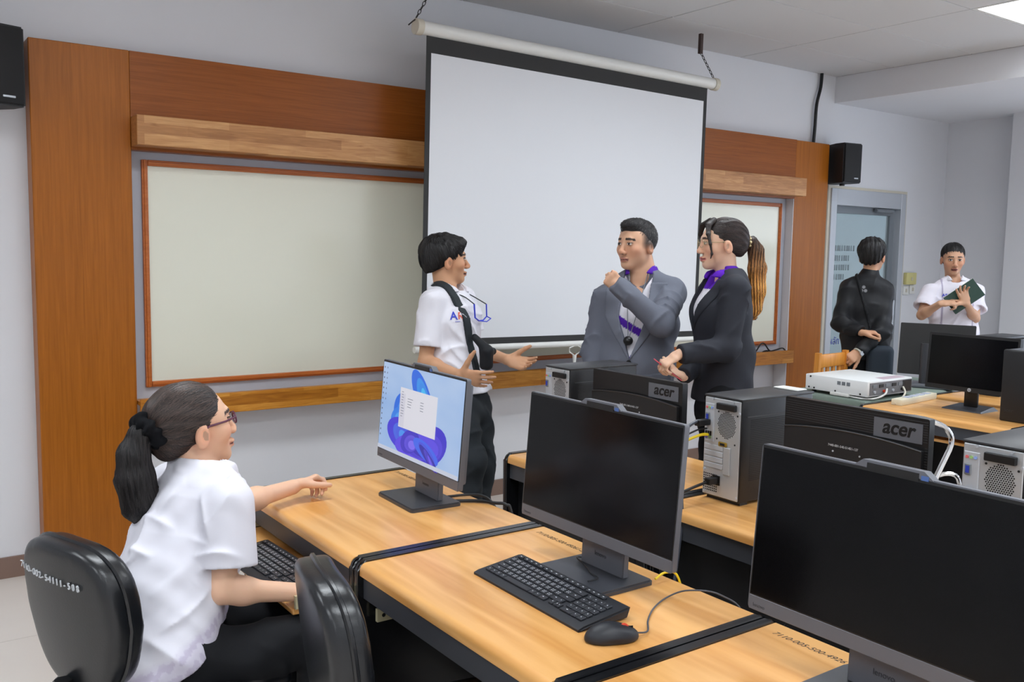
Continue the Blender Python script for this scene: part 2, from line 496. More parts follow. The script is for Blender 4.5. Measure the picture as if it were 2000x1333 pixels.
mould(1.205, 1.235, 0.915, 2.09, True); mould(6.262, 6.292, 0.915, 2.09, True)
mould(1.235, 6.262, 2.06, 2.09, False); mould(1.235, 6.262, 0.915, 0.945, False)
rel(B().box(1.23, 6.268, 4.968, YW - 0.005, 0.94, 2.065), 'writing_surface', M['board'], wb)

# ---------------------------------------------------------------- hanging projection screen
YS = 4.60
scr = thing('projection_screen', 'white pull-down projection screen with black border hanging from chains', 'projection screen', (3.80, YS, 1.95))
scr.rotation_euler = (0, math.radians(0.75), 0)
b = B().tube([(-1.19, 0, 0.93), (1.205, 0, 0.93)], 0.038, 20)
b.obj('casing', M['white_plastic'], scr, True)
for sx in (-1.2, 1.215):
    B().cyl((sx - 0.02, 0, 0.93), (sx + 0.02, 0, 0.93), 0.044, n=20).obj('end_cap', M['cream'], scr, True)
b = B().box(-1.145, -1.113, 0.0, 0.002, -0.87, 0.90).box(1.113, 1.145, 0.0, 0.002, -0.87, 0.90).box(-1.113, 1.113, 0.0, 0.002, 0.80, 0.90).box(-1.113, 1.113, 0.0, 0.002, -0.87, -0.83)
b.obj('black_border', M['screen_black'], scr)
B().box(-1.113, 1.113, 0.0004, 0.0016, -0.83, 0.80).obj('white_fabric', M['screen_white'], scr)
b = B().tube([(-1.19, 0, -0.888), (1.19, 0, -0.888)], 0.019, 14); b.obj('bottom_bar', M['white_plastic'], scr, True)
h = B().tube([(0.01, -0.01, -0.895), (-0.045, -0.012, -0.915), (-0.045, -0.012, -0.94), (0.0, -0.012, -0.965), (0.05, -0.012, -0.94), (0.055, -0.012, -0.915), (0.01, -0.01, -0.895)], 0.004, 6)
h.tube([(0.0, -0.012, -0.96), (0.0, -0.012, -1.02)], [0.014, 0.009], 8)
h.obj('pull_handle', M['white_plastic'], scr, True)
def chain(name, p0, p1, n):
    p0, p1 = Vector(p0), Vector(p1); b = B()
    d = (p1 - p0) / n; dn = d.normalized()
    a = dn.cross(Vector((0, 1, 0))).normalized(); c = dn.cross(a)
    for i in range(n):
        m_ = p0 + d * (i + 0.5); w_ = (a if i % 2 else c) * 0.008; l_ = d * 0.62
        ring = [m_ + l_ * math.cos(t * math.pi / 4) + w_ * math.sin(t * math.pi / 4) for t in range(8)]
        b.tube(ring, 0.0025, 5, closed=True)
    return b.obj(name, M['chain'], scr, True)
chain('chain', (1.2, 0, 0.975), (1.06, 0.0, 1.13), 7)
chain('chain', (-1.215, 0, 0.975), (-1.06, 0.0, 1.25), 11)
B().box(1.045, 1.07, -0.012, 0.012, 1.12, 1.255).obj('ceiling_bracket', M['rust'], scr)
B().box(-1.07, -1.045, -0.012, 0.012, 1.23, 1.29).obj('ceiling_bracket', M['rust'], scr)
B().tube([(-1.215, 0, 0.97), (-1.235, 0, 0.955), (-1.262, 0, 0.93)], 0.004, 6).obj('hook_wire', M['chain'], scr, True)

# ---------------------------------------------------------------- loudspeakers on the wall
def speaker(label, loc, rz, w_, h_, d_):
    t = thing('wall_speaker', label, 'loudspeaker', loc, rz, group='wall loudspeakers')
    # local: front faces -y, body tapers to the back
    hw = w_ / 2
    poly = [(-hw, -d_), (hw, -d_), (hw, -d_ * 0.55), (hw * 0.55, 0), (-hw * 0.55, 0), (-hw, -d_ * 0.55)]
    bb = B(); bb.prism(poly, 'z', 0.0, h_)
    bmesh.ops.bevel(bb.bm, geom=bb.bm.edges[:], offset=0.008, segments=2, affect='EDGES')
    bb.obj('cabinet', M['black_soft'], t, True)
    g = B().box(-hw + 0.01, hw - 0.01, -d_ - 0.006, -d_ + 0.001, 0.01, h_ - 0.01, 0.004, 2); g.obj('grille', pm('speaker_grille', (22, 22, 24), 0.7, bump=0.6, bscale=900), t, True)
    B().box(hw * 0.15, hw * 0.6, -d_ - 0.0085, -d_ - 0.005, 0.035, 0.045, 0.002, 1).obj('badge', M['alu'], t)
    B().cyl((0, -d_ * 0.55, -0.018), (0, -d_ * 0.55, 0.0), 0.022).obj('pivot_knob', M['black'], t, True)
    B().box(-0.05, 0.05, 0.0, 0.012, 0.0, h_).box(-0.02, 0.02, -0.02, 0.0, 0.0, 0.02).obj('bracket', M['alu_dark'], t)
    return t
speaker('small black loudspeaker on the wall above the glass door', (6.97, 4.99, 2.285), math.radians(-8), 0.215, 0.335, 0.24)
speaker('black loudspeaker at the edge of the timber surround, far from the door', (0.475, 4.99, 2.275), math.radians(18), 0.25, 0.36, 0.24)
b = B().tube([(6.72, 5.0, 2.615), (6.73, 5.0, 2.75), (6.74, 5.0, 2.95), (6.79, 5.005, 3.1), (6.80, 5.005, ZC)], 0.014, 8, smooth_steps=5)
tag(b.obj('wall_cable', M['black'], None, True), 'dark cable running down the wall from the ceiling to the timber surround', 'cable')

# ---------------------------------------------------------------- glass door
door = structure(thing('door_1', 'aluminium framed glass door beside the timber surround', 'door', (7.6, YW, 0)))
def drel(b, name, mat, **k): return rel(b, name, mat, door, **k)
drel(B().box(7.02, 7.10, YW - 0.03, YW + 0.10, 0, 2.26, 0.003, 1), 'jamb', M['alu'])
drel(B().box(8.10, 8.18, YW - 0.03, YW + 0.10, 0, 2.26, 0.003, 1), 'jamb', M['alu'])
drel(B().box(7.10, 8.10, YW - 0.03, YW + 0.10, 2.115, 2.26, 0.003, 1), 'head', M['alu'])
drel(B().box(6.985, 7.02, YW - 0.015, YW, 0, 2.285).box(8.18, 8.21, YW - 0.015, YW, 0, 2.285).box(7.02, 8.18, YW - 0.015, YW, 2.26, 2.285), 'architrave', M['cream'])
drel(B().box(7.10, 7.145, YW + 0.02, YW + 0.06, 0.01, 2.115).box(8.0, 8.075, YW + 0.02, YW + 0.06, 0.01, 2.115).box(7.145, 8.0, YW + 0.02, YW + 0.06, 2.05, 2.115).box(7.145, 8.0, YW + 0.02, YW + 0.06, 0.01, 0.14), 'leaf_frame', M['alu_dark'])
glass, nt, bs = new_mat('tinted_glass')
bs.inputs['Base Color'].default_value = lin((232, 240, 240)); bs.inputs['Roughness'].default_value = 0.06
bs.inputs['Transmission Weight'].default_value = 0.85; bs.inputs['IOR'].default_value = 1.1
M['glass'] = glass
drel(B().box(7.145, 8.0, YW + 0.036, YW + 0.044, 0.14, 2.05), 'pane', M['glass'])
M['sticker'] = pm('grey_sticker', (122, 134, 138), 0.6)
for k, z in enumerate((1.71, 1.62, 1.535, 1.45)):
    for q in range((10, 8, 8, 6)[k]):
        B_ = B().box(7.155 + q * 0.034, 7.155 + q * 0.034 + (0.012, 0.02, 0.026, 0.016)[(q + k) % 4], YW + 0.034, YW + 0.0358, z, z + 0.05)
        drel(B_, 'door_lettering', M['sticker'])
drel(B().tube([(7.72, YW - 0.01, 2.09), (7.98, YW - 0.01, 2.09)], 0.02, 10), 'door_closer', M['alu_dark'], smooth=True)
drel(B().tube([(8.035, YW + 0.0, 0.95), (8.035, YW - 0.04, 0.97), (8.035, YW - 0.04, 1.25), (8.035, YW, 1.27)], 0.011, 8), 'door_handle', M['alu'], smooth=True)
M['blue_note'] = pm('blue_ink', (60, 66, 160), 0.6)
text_obj('door_lettering', 'ว', 0.11, M['blue_note'], door, Matrix.Translation((-0.44, 0.03, 1.02)) @ Matrix.Rotation(math.radians(90), 4, 'X'))
text_obj('door_lettering', 'ผลัก', 0.09, M['blue_note'], door, Matrix.Translation((-0.445, 0.03, 0.86)) @ Matrix.Rotation(math.radians(90), 4, 'X'))
# the corridor behind the glass
M['corr'] = pm('corridor_paint', (214, 224, 228), 0.8)
structure(B().box(6.2, 9.6, 7.2, 7.3, 0, 2.9).obj('corridor_wall', M['corr']), 'pale corridor wall seen through the glass door')
structure(B().box(6.2, 9.6, YW + 0.14, 7.2, -0.08, 0).obj('corridor_floor', M['floor']))
structure(B().box(6.2, 9.6, YW + 0.14, 7.2, 2.6, 2.7).obj('corridor_ceiling', M['wall']))
structure(B().box(9.5, 9.6, YW + 0.14, 7.2, 0, 2.7).box(6.2, 6.3, YW + 0.14, 7.2, 0, 2.7).obj('corridor_side', M['corr']))
tag(B().box(8.6, 9.0, 7.18, 7.2, 1.45, 1.92).obj('poster', pm('pink_paper', (232, 168, 150), 0.7)), 'pink poster on the corridor wall seen through the glass door', 'poster')
lp = thing('corridor_fill_lamp', 'unseen tube lamp added to light the corridor behind the glass door', 'lamp', (7.7, 6.3, 2.52))  # out of view, added to brighten the corridor seen through the pane
B().box(-0.65, 0.65, -0.05, 0.05, 0.04, 0.08).obj('housing', M['white_plastic'], lp)
B().tube([(-0.6, 0, 0.02), (0.6, 0, 0.02)], 0.018, 10).obj('tube', pm('fill_tube', (255, 255, 255), 0.5, emit=(240, 248, 255), estr=40.0), lp, True)
# switches beside the door
sw = thing('switch_box', 'yellowed plastic switch box on the wall beside the glass door', 'switch', (8.33, YW, 1.40))
B().box(-0.085, 0.085, -0.04, 0, 0, 0.115, 0.008, 2).obj('cover', pm('yellowed_plastic', (212, 204, 140), 0.5), sw, True)
B().box(-0.01, 0.01, -0.048, -0.04, 0.04, 0.07, 0.002, 1).obj('rocker', M['cream'], sw)
for k, x in enumerate((8.29, 8.40)):
    s_ = thing('light_switch', ('white light switch plate under the yellowed box, nearer the door', 'white light switch plate under the yellowed box, farther from the door')[k], 'switch', (x, YW, 1.30 + 0.01 * k), group='light switch plates')
    B().box(-0.045, 0.045, -0.012, 0, 0, 0.085, 0.004, 2).obj('plate', M['white_plastic'], s_, True)
    B().box(-0.013, 0.013, -0.018, -0.012, 0.025, 0.06, 0.002, 1).obj('rocker', M['cream'], s_)
# things lying on the marker ledge
b = B().tube([(5.93, 4.90, 0.862), (5.98, 4.91, 0.875), (6.02, 4.90, 0.93), (6.08, 4.91, 0.93), (6.13, 4.90, 0.875), (6.2, 4.91, 0.862), (6.12, 4.92, 0.87), (6.05, 4.9, 0.862), (6.1, 4.88, 0.865), (6.2, 4.89, 0.875), (6.3, 4.9, 0.885), (6.34, 4.9, 0.862)], 0.006, 8, smooth_steps=5)
tag(b.obj('coiled_cable', M['cable'], None, True), 'black cable coiled loosely on the end of the timber ledge', 'cable')
b = B().box(5.83, 5.90, 4.87, 4.93, 0.856, 0.945, 0.02, 3)
tag(b.obj('plastic_cup', M['white_plastic'], None, True), 'small white container standing on the timber ledge', 'container')

# ---------------------------------------------------------------- smooth solids: distance fields meshed by surface nets
F32 = np.float32
def _a(v): return np.asarray(v, dtype=F32)

def cap(a, b, ra, rb=None):
    a, b = _a(a), _a(b); rb = ra if rb is None else rb
    ba = b - a; L2 = float(ba @ ba) + 1e-12
    def f(P):
        t = np.clip(((P - a) @ ba) / L2, 0, 1)
        q = P - a - t[:, None] * ba
        return np.sqrt((q * q).sum(1)) - (ra + (rb - ra) * t)
    return f

def ell(c, r, R=None):
    c, r = _a(c), _a(r)
    Rm = None if R is None else _a(R)
    def f(P):
        q = P - c
        if Rm is not None: q = q @ Rm
        k0 = np.sqrt(((q / r) ** 2).sum(1)); k1 = np.sqrt(((q / (r * r)) ** 2).sum(1)) + 1e-9
        return k0 * (k0 - 1) / k1
    return f

def seg(p0, p1, u0, u1, r0, r1):
    """tapered capsule of elliptical section; u = direction of the wide radius, r = (wide, deep)"""
    p0, p1, u0, u1 = _a(p0), _a(p1), _a(u0), _a(u1)
    w = p1 - p0; L = float(np.sqrt(w @ w)) + 1e-9; w = w / L
    def f(P):
        q = P - p0
        s = q @ w
        t = np.clip(s / L, 0, 1)
        u = u0 + t[:, None] * (u1 - u0)
        u = u - (u @ w)[:, None] * w
        u /= np.sqrt((u * u).sum(1))[:, None] + 1e-9
        v = np.cross(w[None, :], u)
        qa = (q * u).sum(1); qb = (q * v).sum(1); qc = s - t * L
        rx = r0[0] + t * (r1[0] - r0[0]); ry = r0[1] + t * (r1[1] - r0[1]); rz = np.minimum(rx, ry)
        k0 = np.sqrt((qa / rx) ** 2 + (qb / ry) ** 2 + (qc / rz) ** 2)
        k1 = np.sqrt((qa / rx ** 2) ** 2 + (qb / ry ** 2) ** 2 + (qc / rz ** 2) ** 2) + 1e-9
        return np.where(k0 < 1e-4, -rz, k0 * (k0 - 1) / k1)
    return f

def smin(a, b, k):
    if k <= 0: return np.minimum(a, b)
    h = np.maximum(k - np.abs(a - b), 0) / k
    return np.minimum(a, b) - h * h * k * 0.25

def uni(fs, k):
    def f(P):
        d = fs[0](P)
        for g in fs[1:]: d = smin(d, g(P), k)
        return d
    return f

def loft(secs, k=0.02):
    """secs: list of (point, wide direction, (wide, deep) radii)"""
    return uni([seg(secs[i][0], secs[i + 1][0], secs[i][1], secs[i + 1][1], secs[i][2], secs[i + 1][2]) for i in range(len(secs) - 1)], k)

def limb(pts, rs, k=0.015):
    return uni([cap(pts[i], pts[i + 1], rs[i], rs[i + 1]) for i in range(len(pts) - 1)], k)

def half(p, n):
    """negative on the side away from n"""
    p, n = _a(p), _a(n); n = n / np.sqrt(n @ n)
    return lambda P: (P - p) @ n

def rbox(c, hs, R=None, r=0.01):
    c, hs = _a(c), _a(hs) - r
    Rm = None if R is None else _a(R)
    def f(P):
        q = P - c
        if Rm is not None: q = q @ Rm
        q = np.abs(q) - hs
        return np.sqrt((np.maximum(q, 0) ** 2).sum(1)) + np.minimum(q.max(1), 0) - r
    return f

def field(*ops):
    """ops: ('u'|'s'|'i', k, f) in order, or ('d', f) which adds f(P)"""
    def f(P):
        d = None
        for op in ops:
            if op[0] == 'd':
                d = d + op[1](P)
            else:
                g = op[2](P)
                if d is None: d = g
                elif op[0] == 'u': d = smin(d, g, op[1])
                elif op[0] == 's': d = -smin(-d, g, op[1])
                elif op[0] == 'i': d = -smin(-d, -g, op[1])
        return d
    return f

def surf(f, lo, hi, h):
    lo, hi = _a(lo), _a(hi)
    b = 8
    nb = np.ceil((hi - lo) / (h * b)).astype(int)
    n = nb * b + 1
    ci = np.stack(np.meshgrid(*[np.arange(k) for k in nb], indexing='ij'), -1).reshape(-1, 3)
    cc = (lo + (ci * b + b / 2) * h).astype(F32)
    dc = f(cc)
    act = np.abs(dc) < h * b * 1.35
    D = np.empty(n, F32)
    sgn = np.where(dc < 0, F32(-1), F32(1)).reshape(nb)
    big = np.repeat(np.repeat(np.repeat(sgn, b, 0), b, 1), b, 2)
    D[:-1, :-1, :-1] = big
    D[-1] = 1; D[:, -1] = 1; D[:, :, -1] = 1
    off = np.stack(np.meshgrid(*[np.arange(b + 1)] * 3, indexing='ij'), -1).reshape(-1, 3)
    ai = ci[act]
    for s in range(0, len(ai), 600):
        idx = (ai[s:s + 600, None, :] * b + off[None]).reshape(-1, 3)
        D[idx[:, 0], idx[:, 1], idx[:, 2]] = f((lo + idx * h).astype(F32))
    S = D < 0
    cnt = np.zeros(n - 1, np.int8)
    for i in (0, 1):
        for j in (0, 1):
            for k in (0, 1):
                cnt += S[i:n[0] - 1 + i, j:n[1] - 1 + j, k:n[2] - 1 + k]
    cells = np.argwhere((cnt > 0) & (cnt < 8))
    ids = -np.ones(n - 1, np.int32)
    ids[cells[:, 0], cells[:, 1], cells[:, 2]] = np.arange(len(cells))
    acc = np.zeros((len(cells), 3)); num = np.zeros(len(cells))
    corners = [(i, j, k) for i in (0, 1) for j in (0, 1) for k in (0, 1)]
    val = {c: D[cells[:, 0] + c[0], cells[:, 1] + c[1], cells[:, 2] + c[2]] for c in corners}
    for c in corners:
        for ax in range(3):
            if c[ax] == 0:
                e = list(c); e[ax] = 1; e = tuple(e)
                fa, fb = val[c], val[e]
                m = (fa < 0) != (fb < 0)
                t = np.where(m, fa / np.where(m, fa - fb, 1), 0)
                pt = np.tile(np.array(c, float), (len(cells), 1)); pt[:, ax] += t
                acc[m] += pt[m]; num[m] += 1
    V = lo + (cells + acc / num[:, None]) * h
    quads = []
    for ax in range(3):
        o1, o2 = [(1, 2), (2, 0), (0, 1)][ax]
        sl0 = [slice(None)] * 3; sl1 = [slice(None)] * 3
        sl0[ax] = slice(0, -1); sl1[ax] = slice(1, None)
        A, Bq = S[tuple(sl0)], S[tuple(sl1)]
        e = np.argwhere(A != Bq)
        e = e[(e[:, o1] > 0) & (e[:, o2] > 0) & (e[:, o1] < n[o1] - 1) & (e[:, o2] < n[o2] - 1)]
        inside = A[e[:, 0], e[:, 1], e[:, 2]]
        q = []
        for d1, d2 in ((-1, -1), (0, -1), (0, 0), (-1, 0)):
            g = e.copy(); g[:, o1] += d1; g[:, o2] += d2
            q.append(ids[g[:, 0], g[:, 1], g[:, 2]])
        q = np.stack(q, 1)
        q[~inside] = q[~inside][:, ::-1]
        quads.append(q)
    Q = np.concatenate(quads)
    Q = Q[(Q >= 0).all(1)]
    return V, Q

def relax(V, Q, it=1, lam=0.5):
    for _ in range(it):
        s = np.zeros_like(V); c = np.zeros(len(V))
        for i in range(4):
            for j in (1, 3):
                np.add.at(s, Q[:, i], V[Q[:, (i + j) % 4]]); np.add.at(c, Q[:, i], 1)
        V = V + lam * (s / np.maximum(c, 1)[:, None] - V)
    return V

def srgb_lin(c):
    c = np.asarray(c, float) / 255.0
    return np.where(c <= 0.04045, c / 12.92, ((c + 0.055) / 1.055) ** 2.4)

def mesh_from(name, V, Q, mat, parent=None, color=None, smooth=True):
    base = np.array(parent.location) if parent is not None else np.zeros(3)
    me = bpy.data.meshes.new(name)
    Vl = (V - base).astype(F32)
    me.vertices.add(len(Vl)); me.vertices.foreach_set('co', Vl.ravel())
    me.loops.add(Q.size); me.loops.foreach_set('vertex_index', Q.astype(np.int32).ravel())
    me.polygons.add(len(Q)); me.polygons.foreach_set('loop_start', np.arange(0, Q.size, 4, dtype=np.int32))
    me.update(calc_edges=True)
    if smooth: me.polygons.foreach_set('use_smooth', np.ones(len(Q), bool))
    if color is not None:
        at = me.color_attributes.new('Col', 'FLOAT_COLOR', 'POINT')
        cc = np.concatenate([srgb_lin(color), np.ones((len(V), 1))], 1).astype(F32)
        at.data.foreach_set('color', cc.ravel())
    me.materials.append(mat)
    me.validate()
    o = bpy.data.objects.new(name, me)
    return link(o, parent)

def solid(name, f, lo, hi, h, mat, parent=None, color=None, smooth_it=1):
    V, Q = surf(f, lo, hi, h)
    if smooth_it: V = relax(V, Q, smooth_it)
    return mesh_from(name, V, Q, mat, parent, None if color is None else color(V))

# ---------------------------------------------------------------- desks
ZD, DL, DD = 0.76, 0.93, 0.675
def rounded_rect(x0, x1, z0, z1, r, n=5, which=(0, 0, 1, 1)):
    pts = []
    for k, (cx, cz, a0) in enumerate(((x0 + r, z0 + r, 180), (x1 - r, z0 + r, 270), (x1 - r, z1 - r, 0), (x0 + r, z1 - r, 90))):
        if which[k]:
            for i in range(n + 1):
                a = math.radians(a0 + 90 * i / n); pts.append((cx + r * math.cos(a), cz + r * math.sin(a)))
        else:
            pts.append(((x0, x1, x1, x0)[k], (z0, z0, z1, z1)[k]))
    return pts

def make_desk(tray_out=0.0):
    t = thing('computer_desk', 'x', 'desk')
    hx, hy = DD / 2, DL / 2
    b = B().prism(rounded_rect(-hx, hx, ZD - 0.036, ZD, 0.02, 5), 'y', -hy + 0.03, hy - 0.03)
    b.obj('desk_top', M['desk'], t, True)
    for s in (-1, 1):
        b = B().prism(rounded_rect(-hx - 0.006, hx + 0.006, 0.03, ZD + 0.004, 0.03, 5), 'y', s * (hy - 0.016) - 0.013, s * (hy - 0.016) + 0.013)
        bmesh.ops.bevel(b.bm, geom=[e for e in b.bm.edges if abs(e.verts[0].co.y - e.verts[1].co.y) < 1e-6], offset=0.008, segments=3, affect='EDGES')
        p = b.obj('side_panel', M['desk_strip'], t, True)
        B().box(-hx + 0.02, hx - 0.02, s * (hy - 0.016) - 0.014, s * (hy - 0.016) + 0.014, 0.0, 0.035, 0.006, 2).obj('foot', M['black_soft'], p)
    B().box(-hx + 0.012, -hx + 0.03, -hy + 0.03, hy - 0.03, ZD - 0.105, ZD - 0.036).obj('front_rail', M['desk_rail'], t)
    B().box(hx - 0.03, hx - 0.012, -hy + 0.03, hy - 0.03, ZD - 0.105, ZD - 0.036).obj('back_rail', M['desk_rail'], t)
    B().box(hx - 0.075, hx - 0.06, -hy + 0.03, hy - 0.03, 0.12, ZD - 0.036).obj('modesty_panel', M['desk_black'], t)
    tr = B().box(-hx + 0.035 - tray_out, hx - 0.26 - tray_out, -hy + 0.06, hy - 0.06, 0.612, 0.63, 0.004, 2).obj('keyboard_tray', M['desk'], t)
    sz = 0.632 if tray_out > 0 else 0.588
    for s in (-1, 1):
        B().box(-hx + 0.04 - max(tray_out, 0), -hx + 0.36 - max(tray_out, 0), s * (hy - 0.056) - 0.006, s * (hy - 0.056) + 0.006, sz, sz + 0.038).obj('slide', M['slide'], tr)
        hb = B()
        for q in range(2):
            hb.cyl((-hx + 0.06 + q * 0.03 - max(tray_out, 0), s * (hy - 0.056) - 0.0068, sz + 0.018), (-hx + 0.06 + q * 0.03 - max(tray_out, 0), s * (hy - 0.056) + 0.0068, sz + 0.018), 0.006, n=8)
        hb.obj('screw_hole', M['hole'], tr)
    return t

def desk_text(desk, body, off):
    mw = frame_matrix((DD / 2 - 0.075, off, ZD + 0.0003), (0, -1, 0), (1, 0, 0))
    text_obj('handwritten_number', body, 0.0245, M['ink'], desk, mw, 0.0001, shear=0.25)

row_a = []
d1 = make_desk(0.20); d1.location = (1.4675, 2.80, 0)
tag(d1, 'beech and black desk with its keyboard tray pulled out, where the seated woman works', 'desk', 'computer desks')
d2 = make_desk(-0.14); d2.location = (1.4675, 1.87, 0)
tag(d2, 'beech and black desk carrying a keyboard, mouse and switched-off grey all-in-one', 'desk', 'computer desks')
d3 = copy_tree(d2); d3.location = (1.4675, 0.94, 0)
d3['label'] = 'beech and black desk closest to the camera, under the frontmost all-in-one screen'
desk_text(d1, '7110-005-500-49261-2', 0.42); desk_text(d2, '7110-005-500-49261-2', 0.40); desk_text(d3, '7110-005-500-49261-1', 0.40)
for i, (y, lab) in enumerate(((2.795, 'beech desk in the second row at the end toward the projection screen'),
                              (1.865, 'beech desk in the second row carrying the silver-backed tower with the yellow cable'),
                              (0.935, 'beech desk in the second row closest to the camera, mostly behind the big black screen'))):
    c = copy_tree(d2); c.location = (2.6375, y, 0); c.rotation_euler = (0, 0, math.pi); c['label'] = lab
    for ch in list(c.children):
        if ch.name.startswith('handwritten'): bpy.data.objects.remove(ch)
for i, (x, y, rz, lab) in enumerate(((5.2575, 2.785, 0, 'beech desk in the third row under the black monitor and power strip'),
                              (5.2575, 1.855, 0, 'beech desk in the third row beyond the tall black tower, cut off at the edge'),
                              (6.07, 2.785, math.pi, 'beech desk set back to back behind the third row'))):
    c = make_desk(-0.02); c.location = (x, y, 0); c.rotation_euler = (0, 0, rz); tag(c, lab, 'desk', 'computer desks')
    for ch in list(c.children):
        if ch.name.startswith('handwritten'): bpy.data.objects.remove(ch)

# ---------------------------------------------------------------- all-in-one computers
def petal(cx, cz, rx, rz, rot, n=28):
    out = []
    for i in range(n):
        a = 2 * math.pi * i / n
        u, v = rx * math.cos(a), rz * math.sin(a)
        out.append((cx + u * math.cos(rot) - v * math.sin(rot), cz + u * math.sin(rot) + v * math.cos(rot)))
    return out

AW, AB, AT = 0.315, 0.104, 0.476
def make_aio():
    t = thing('all_in_one_computer', 'x', 'computer')
    b = B().prism([(x, y) for x, y in rounded_rect(-0.098, 0.098, -0.1375, 0.1375, 0.012, 3, (1, 1, 1, 1))], 'z', 0.0, 0.014)
    bmesh.ops.bevel(b.bm, geom=[e for e in b.bm.edges if abs(e.verts[0].co.z - e.verts[1].co.z) < 1e-6 and e.verts[0].co.z > 0.01], offset=0.004, segments=2, affect='EDGES')
    b.obj('base', M['aio_dark'], t, True)
    b = B().hexa([(0.028, -0.088, 0.012), (0.05, -0.088, 0.012), (0.05, 0.088, 0.012), (0.028, 0.088, 0.012), (0.042, -0.088, 0.34), (0.062, -0.088, 0.34), (0.062, 0.088, 0.34), (0.042, 0.088, 0.34)])
    bmesh.ops.bevel(b.bm, geom=b.bm.edges[:], offset=0.003, segments=2, affect='EDGES')
    nk = b.obj('neck', M['aio'], t, True)
    text_obj('neck_marking', 'lenovo', 0.018, M['aio_dark'], nk, frame_matrix((0.0285, 0.03, 0.05), (0, -1, 0), (0.035, 0, 1)), 0.0002)
    tilt = Matrix.Translation((0, 0, AB)) @ Matrix.Rotation(math.radians(4.5), 4, 'Y') @ Matrix.Translation((0, 0, -AB))
    def tl(o): o.data.transform(tilt); return o
    X0 = -0.018
    b = B().prism(rounded_rect(-AW, AW, AB, AT, 0.008, 3, (1, 1, 1, 1)), 'x', X0, X0 + 0.016)
    b.box(X0 + 0.014, X0 + 0.042, -AW + 0.02, AW - 0.02, AB + 0.015, AT - 0.02, 0.01, 2)
    tl(b.obj('housing', M['aio'], t, True))
    tl(B().box(X0 - 0.002, X0 + 0.001, -AW + 0.004, AW - 0.004, AB, AB + 0.032, 0.001, 1).obj('chin', M['aio'], t))
    tl(B().box(X0 - 0.0014, X0 + 0.001, -AW + 0.003, AW - 0.003, AB + 0.032, AT - 0.003).obj('bezel', M['black'], t))
    b = B().hexa([(X0 - 0.002, -0.085, AT - 0.002), (X0 + 0.02, -0.085, AT - 0.002), (X0 + 0.02, 0.085, AT - 0.002), (X0 - 0.002, 0.085, AT - 0.002),
                  (X0 - 0.002, -0.065, AT + 0.013), (X0 + 0.02, -0.065, AT + 0.013), (X0 + 0.02, 0.065, AT + 0.013), (X0 - 0.002, 0.065, AT + 0.013)])
    cb = tl(b.obj('camera_bar', M['aio'], t))
    tl(B().box(X0 - 0.003, X0, -0.055, 0.055, AT - 0.006, AT + 0.008).obj('camera_window', M['black'], cb))
    tl(B().box(X0 - 0.0032, X0, -0.075, -0.06, AT - 0.004, AT + 0.005).obj('shutter_slider', pm('slider_blue', (70, 100, 160), 0.4), cb))
    tl(text_obj('brand_marking', 'lenovo', 0.012, M['aio_dark'], t, frame_matrix((X0 - 0.0022, AW - 0.015, AB + 0.008), (0, -1, 0), (0, 0, 1)), 0.0002))
    return t, tl, X0

def off_screen(t, tl, X0):
    tl(B().box(X0 - 0.002, X0 - 0.001, -AW + 0.006, AW - 0.006, AB + 0.035, AT - 0.009).obj('display', M['screen_off'], t))

def emis(name, col, s=1.0):
    m, nt, b = new_mat(name)
    b.inputs['Base Color'].default_value = (0.01, 0.01, 0.01, 1); b.inputs['Roughness'].default_value = 0.3
    b.inputs['Emission Color'].default_value = lin(col); b.inputs['Emission Strength'].default_value = s
    return m

a1, tl, X0 = make_aio()
tag(a1, 'grey all-in-one computer with a lit blue desktop picture on its screen', 'computer', 'all-in-one computers')
x_ = X0 - 0.002
y0, y1, z0, z1 = AW - 0.006, -AW + 0.006, AB + 0.035, AT - 0.009       # y0 = image left
def uv(u, v): return (y0 + (y1 - y0) * u, z1 + (z0 - z1) * v)
# lit picture: pale blue ground, folded blue and violet petals, a white window
m, nt, bb = new_mat('screen_ground')
tc = nt.nodes.new('ShaderNodeTexCoord'); gr = nt.nodes.new('ShaderNodeTexGradient'); mp = nt.nodes.new('ShaderNodeMapping')
mp.inputs['Rotation'].default_value = (0, math.radians(90), 0); mp.inputs['Scale'].default_value = (1, 1, 1)
nt.links.new(tc.outputs['Generated'], mp.inputs['Vector']); nt.links.new(mp.outputs[0], gr.inputs['Vector'])
rp = nt.nodes.new('ShaderNodeValToRGB'); rp.color_ramp.elements[0].color = lin((196, 216, 244)); rp.color_ramp.elements[1].color = lin((128, 172, 230))
nz = nt.nodes.new('ShaderNodeTexNoise'); nz.inputs['Scale'].default_value = 1.6; nt.links.new(tc.outputs['Generated'], nz.inputs['Vector'])
nt.links.new(nz.outputs['Fac'], rp.inputs['Fac']); bb.inputs['Base Color'].default_value = (0.01, 0.01, 0.01, 1)
nt.links.new(rp.outputs['Color'], bb.inputs['Emission Color']); bb.inputs['Emission Strength'].default_value = 0.85
disp = tl(B().box(x_, x_ + 0.001, y1, y0, z0, z1).obj('display', m, a1))
def flat(name, poly, depth, mat):
    b = B(); xx = x_ - depth
    b.bm.faces.new([b.bm.verts.new((xx, p[0], p[1])) for p in poly])
    return tl(b.obj(name, mat, disp))
def up(u, v, ru, rv, rot):
    cy_, cz_ = uv(u, v); W_, H_ = abs(y1 - y0), abs(z1 - z0)
    return petal(cy_, cz_, ru * W_, rv * H_, rot)
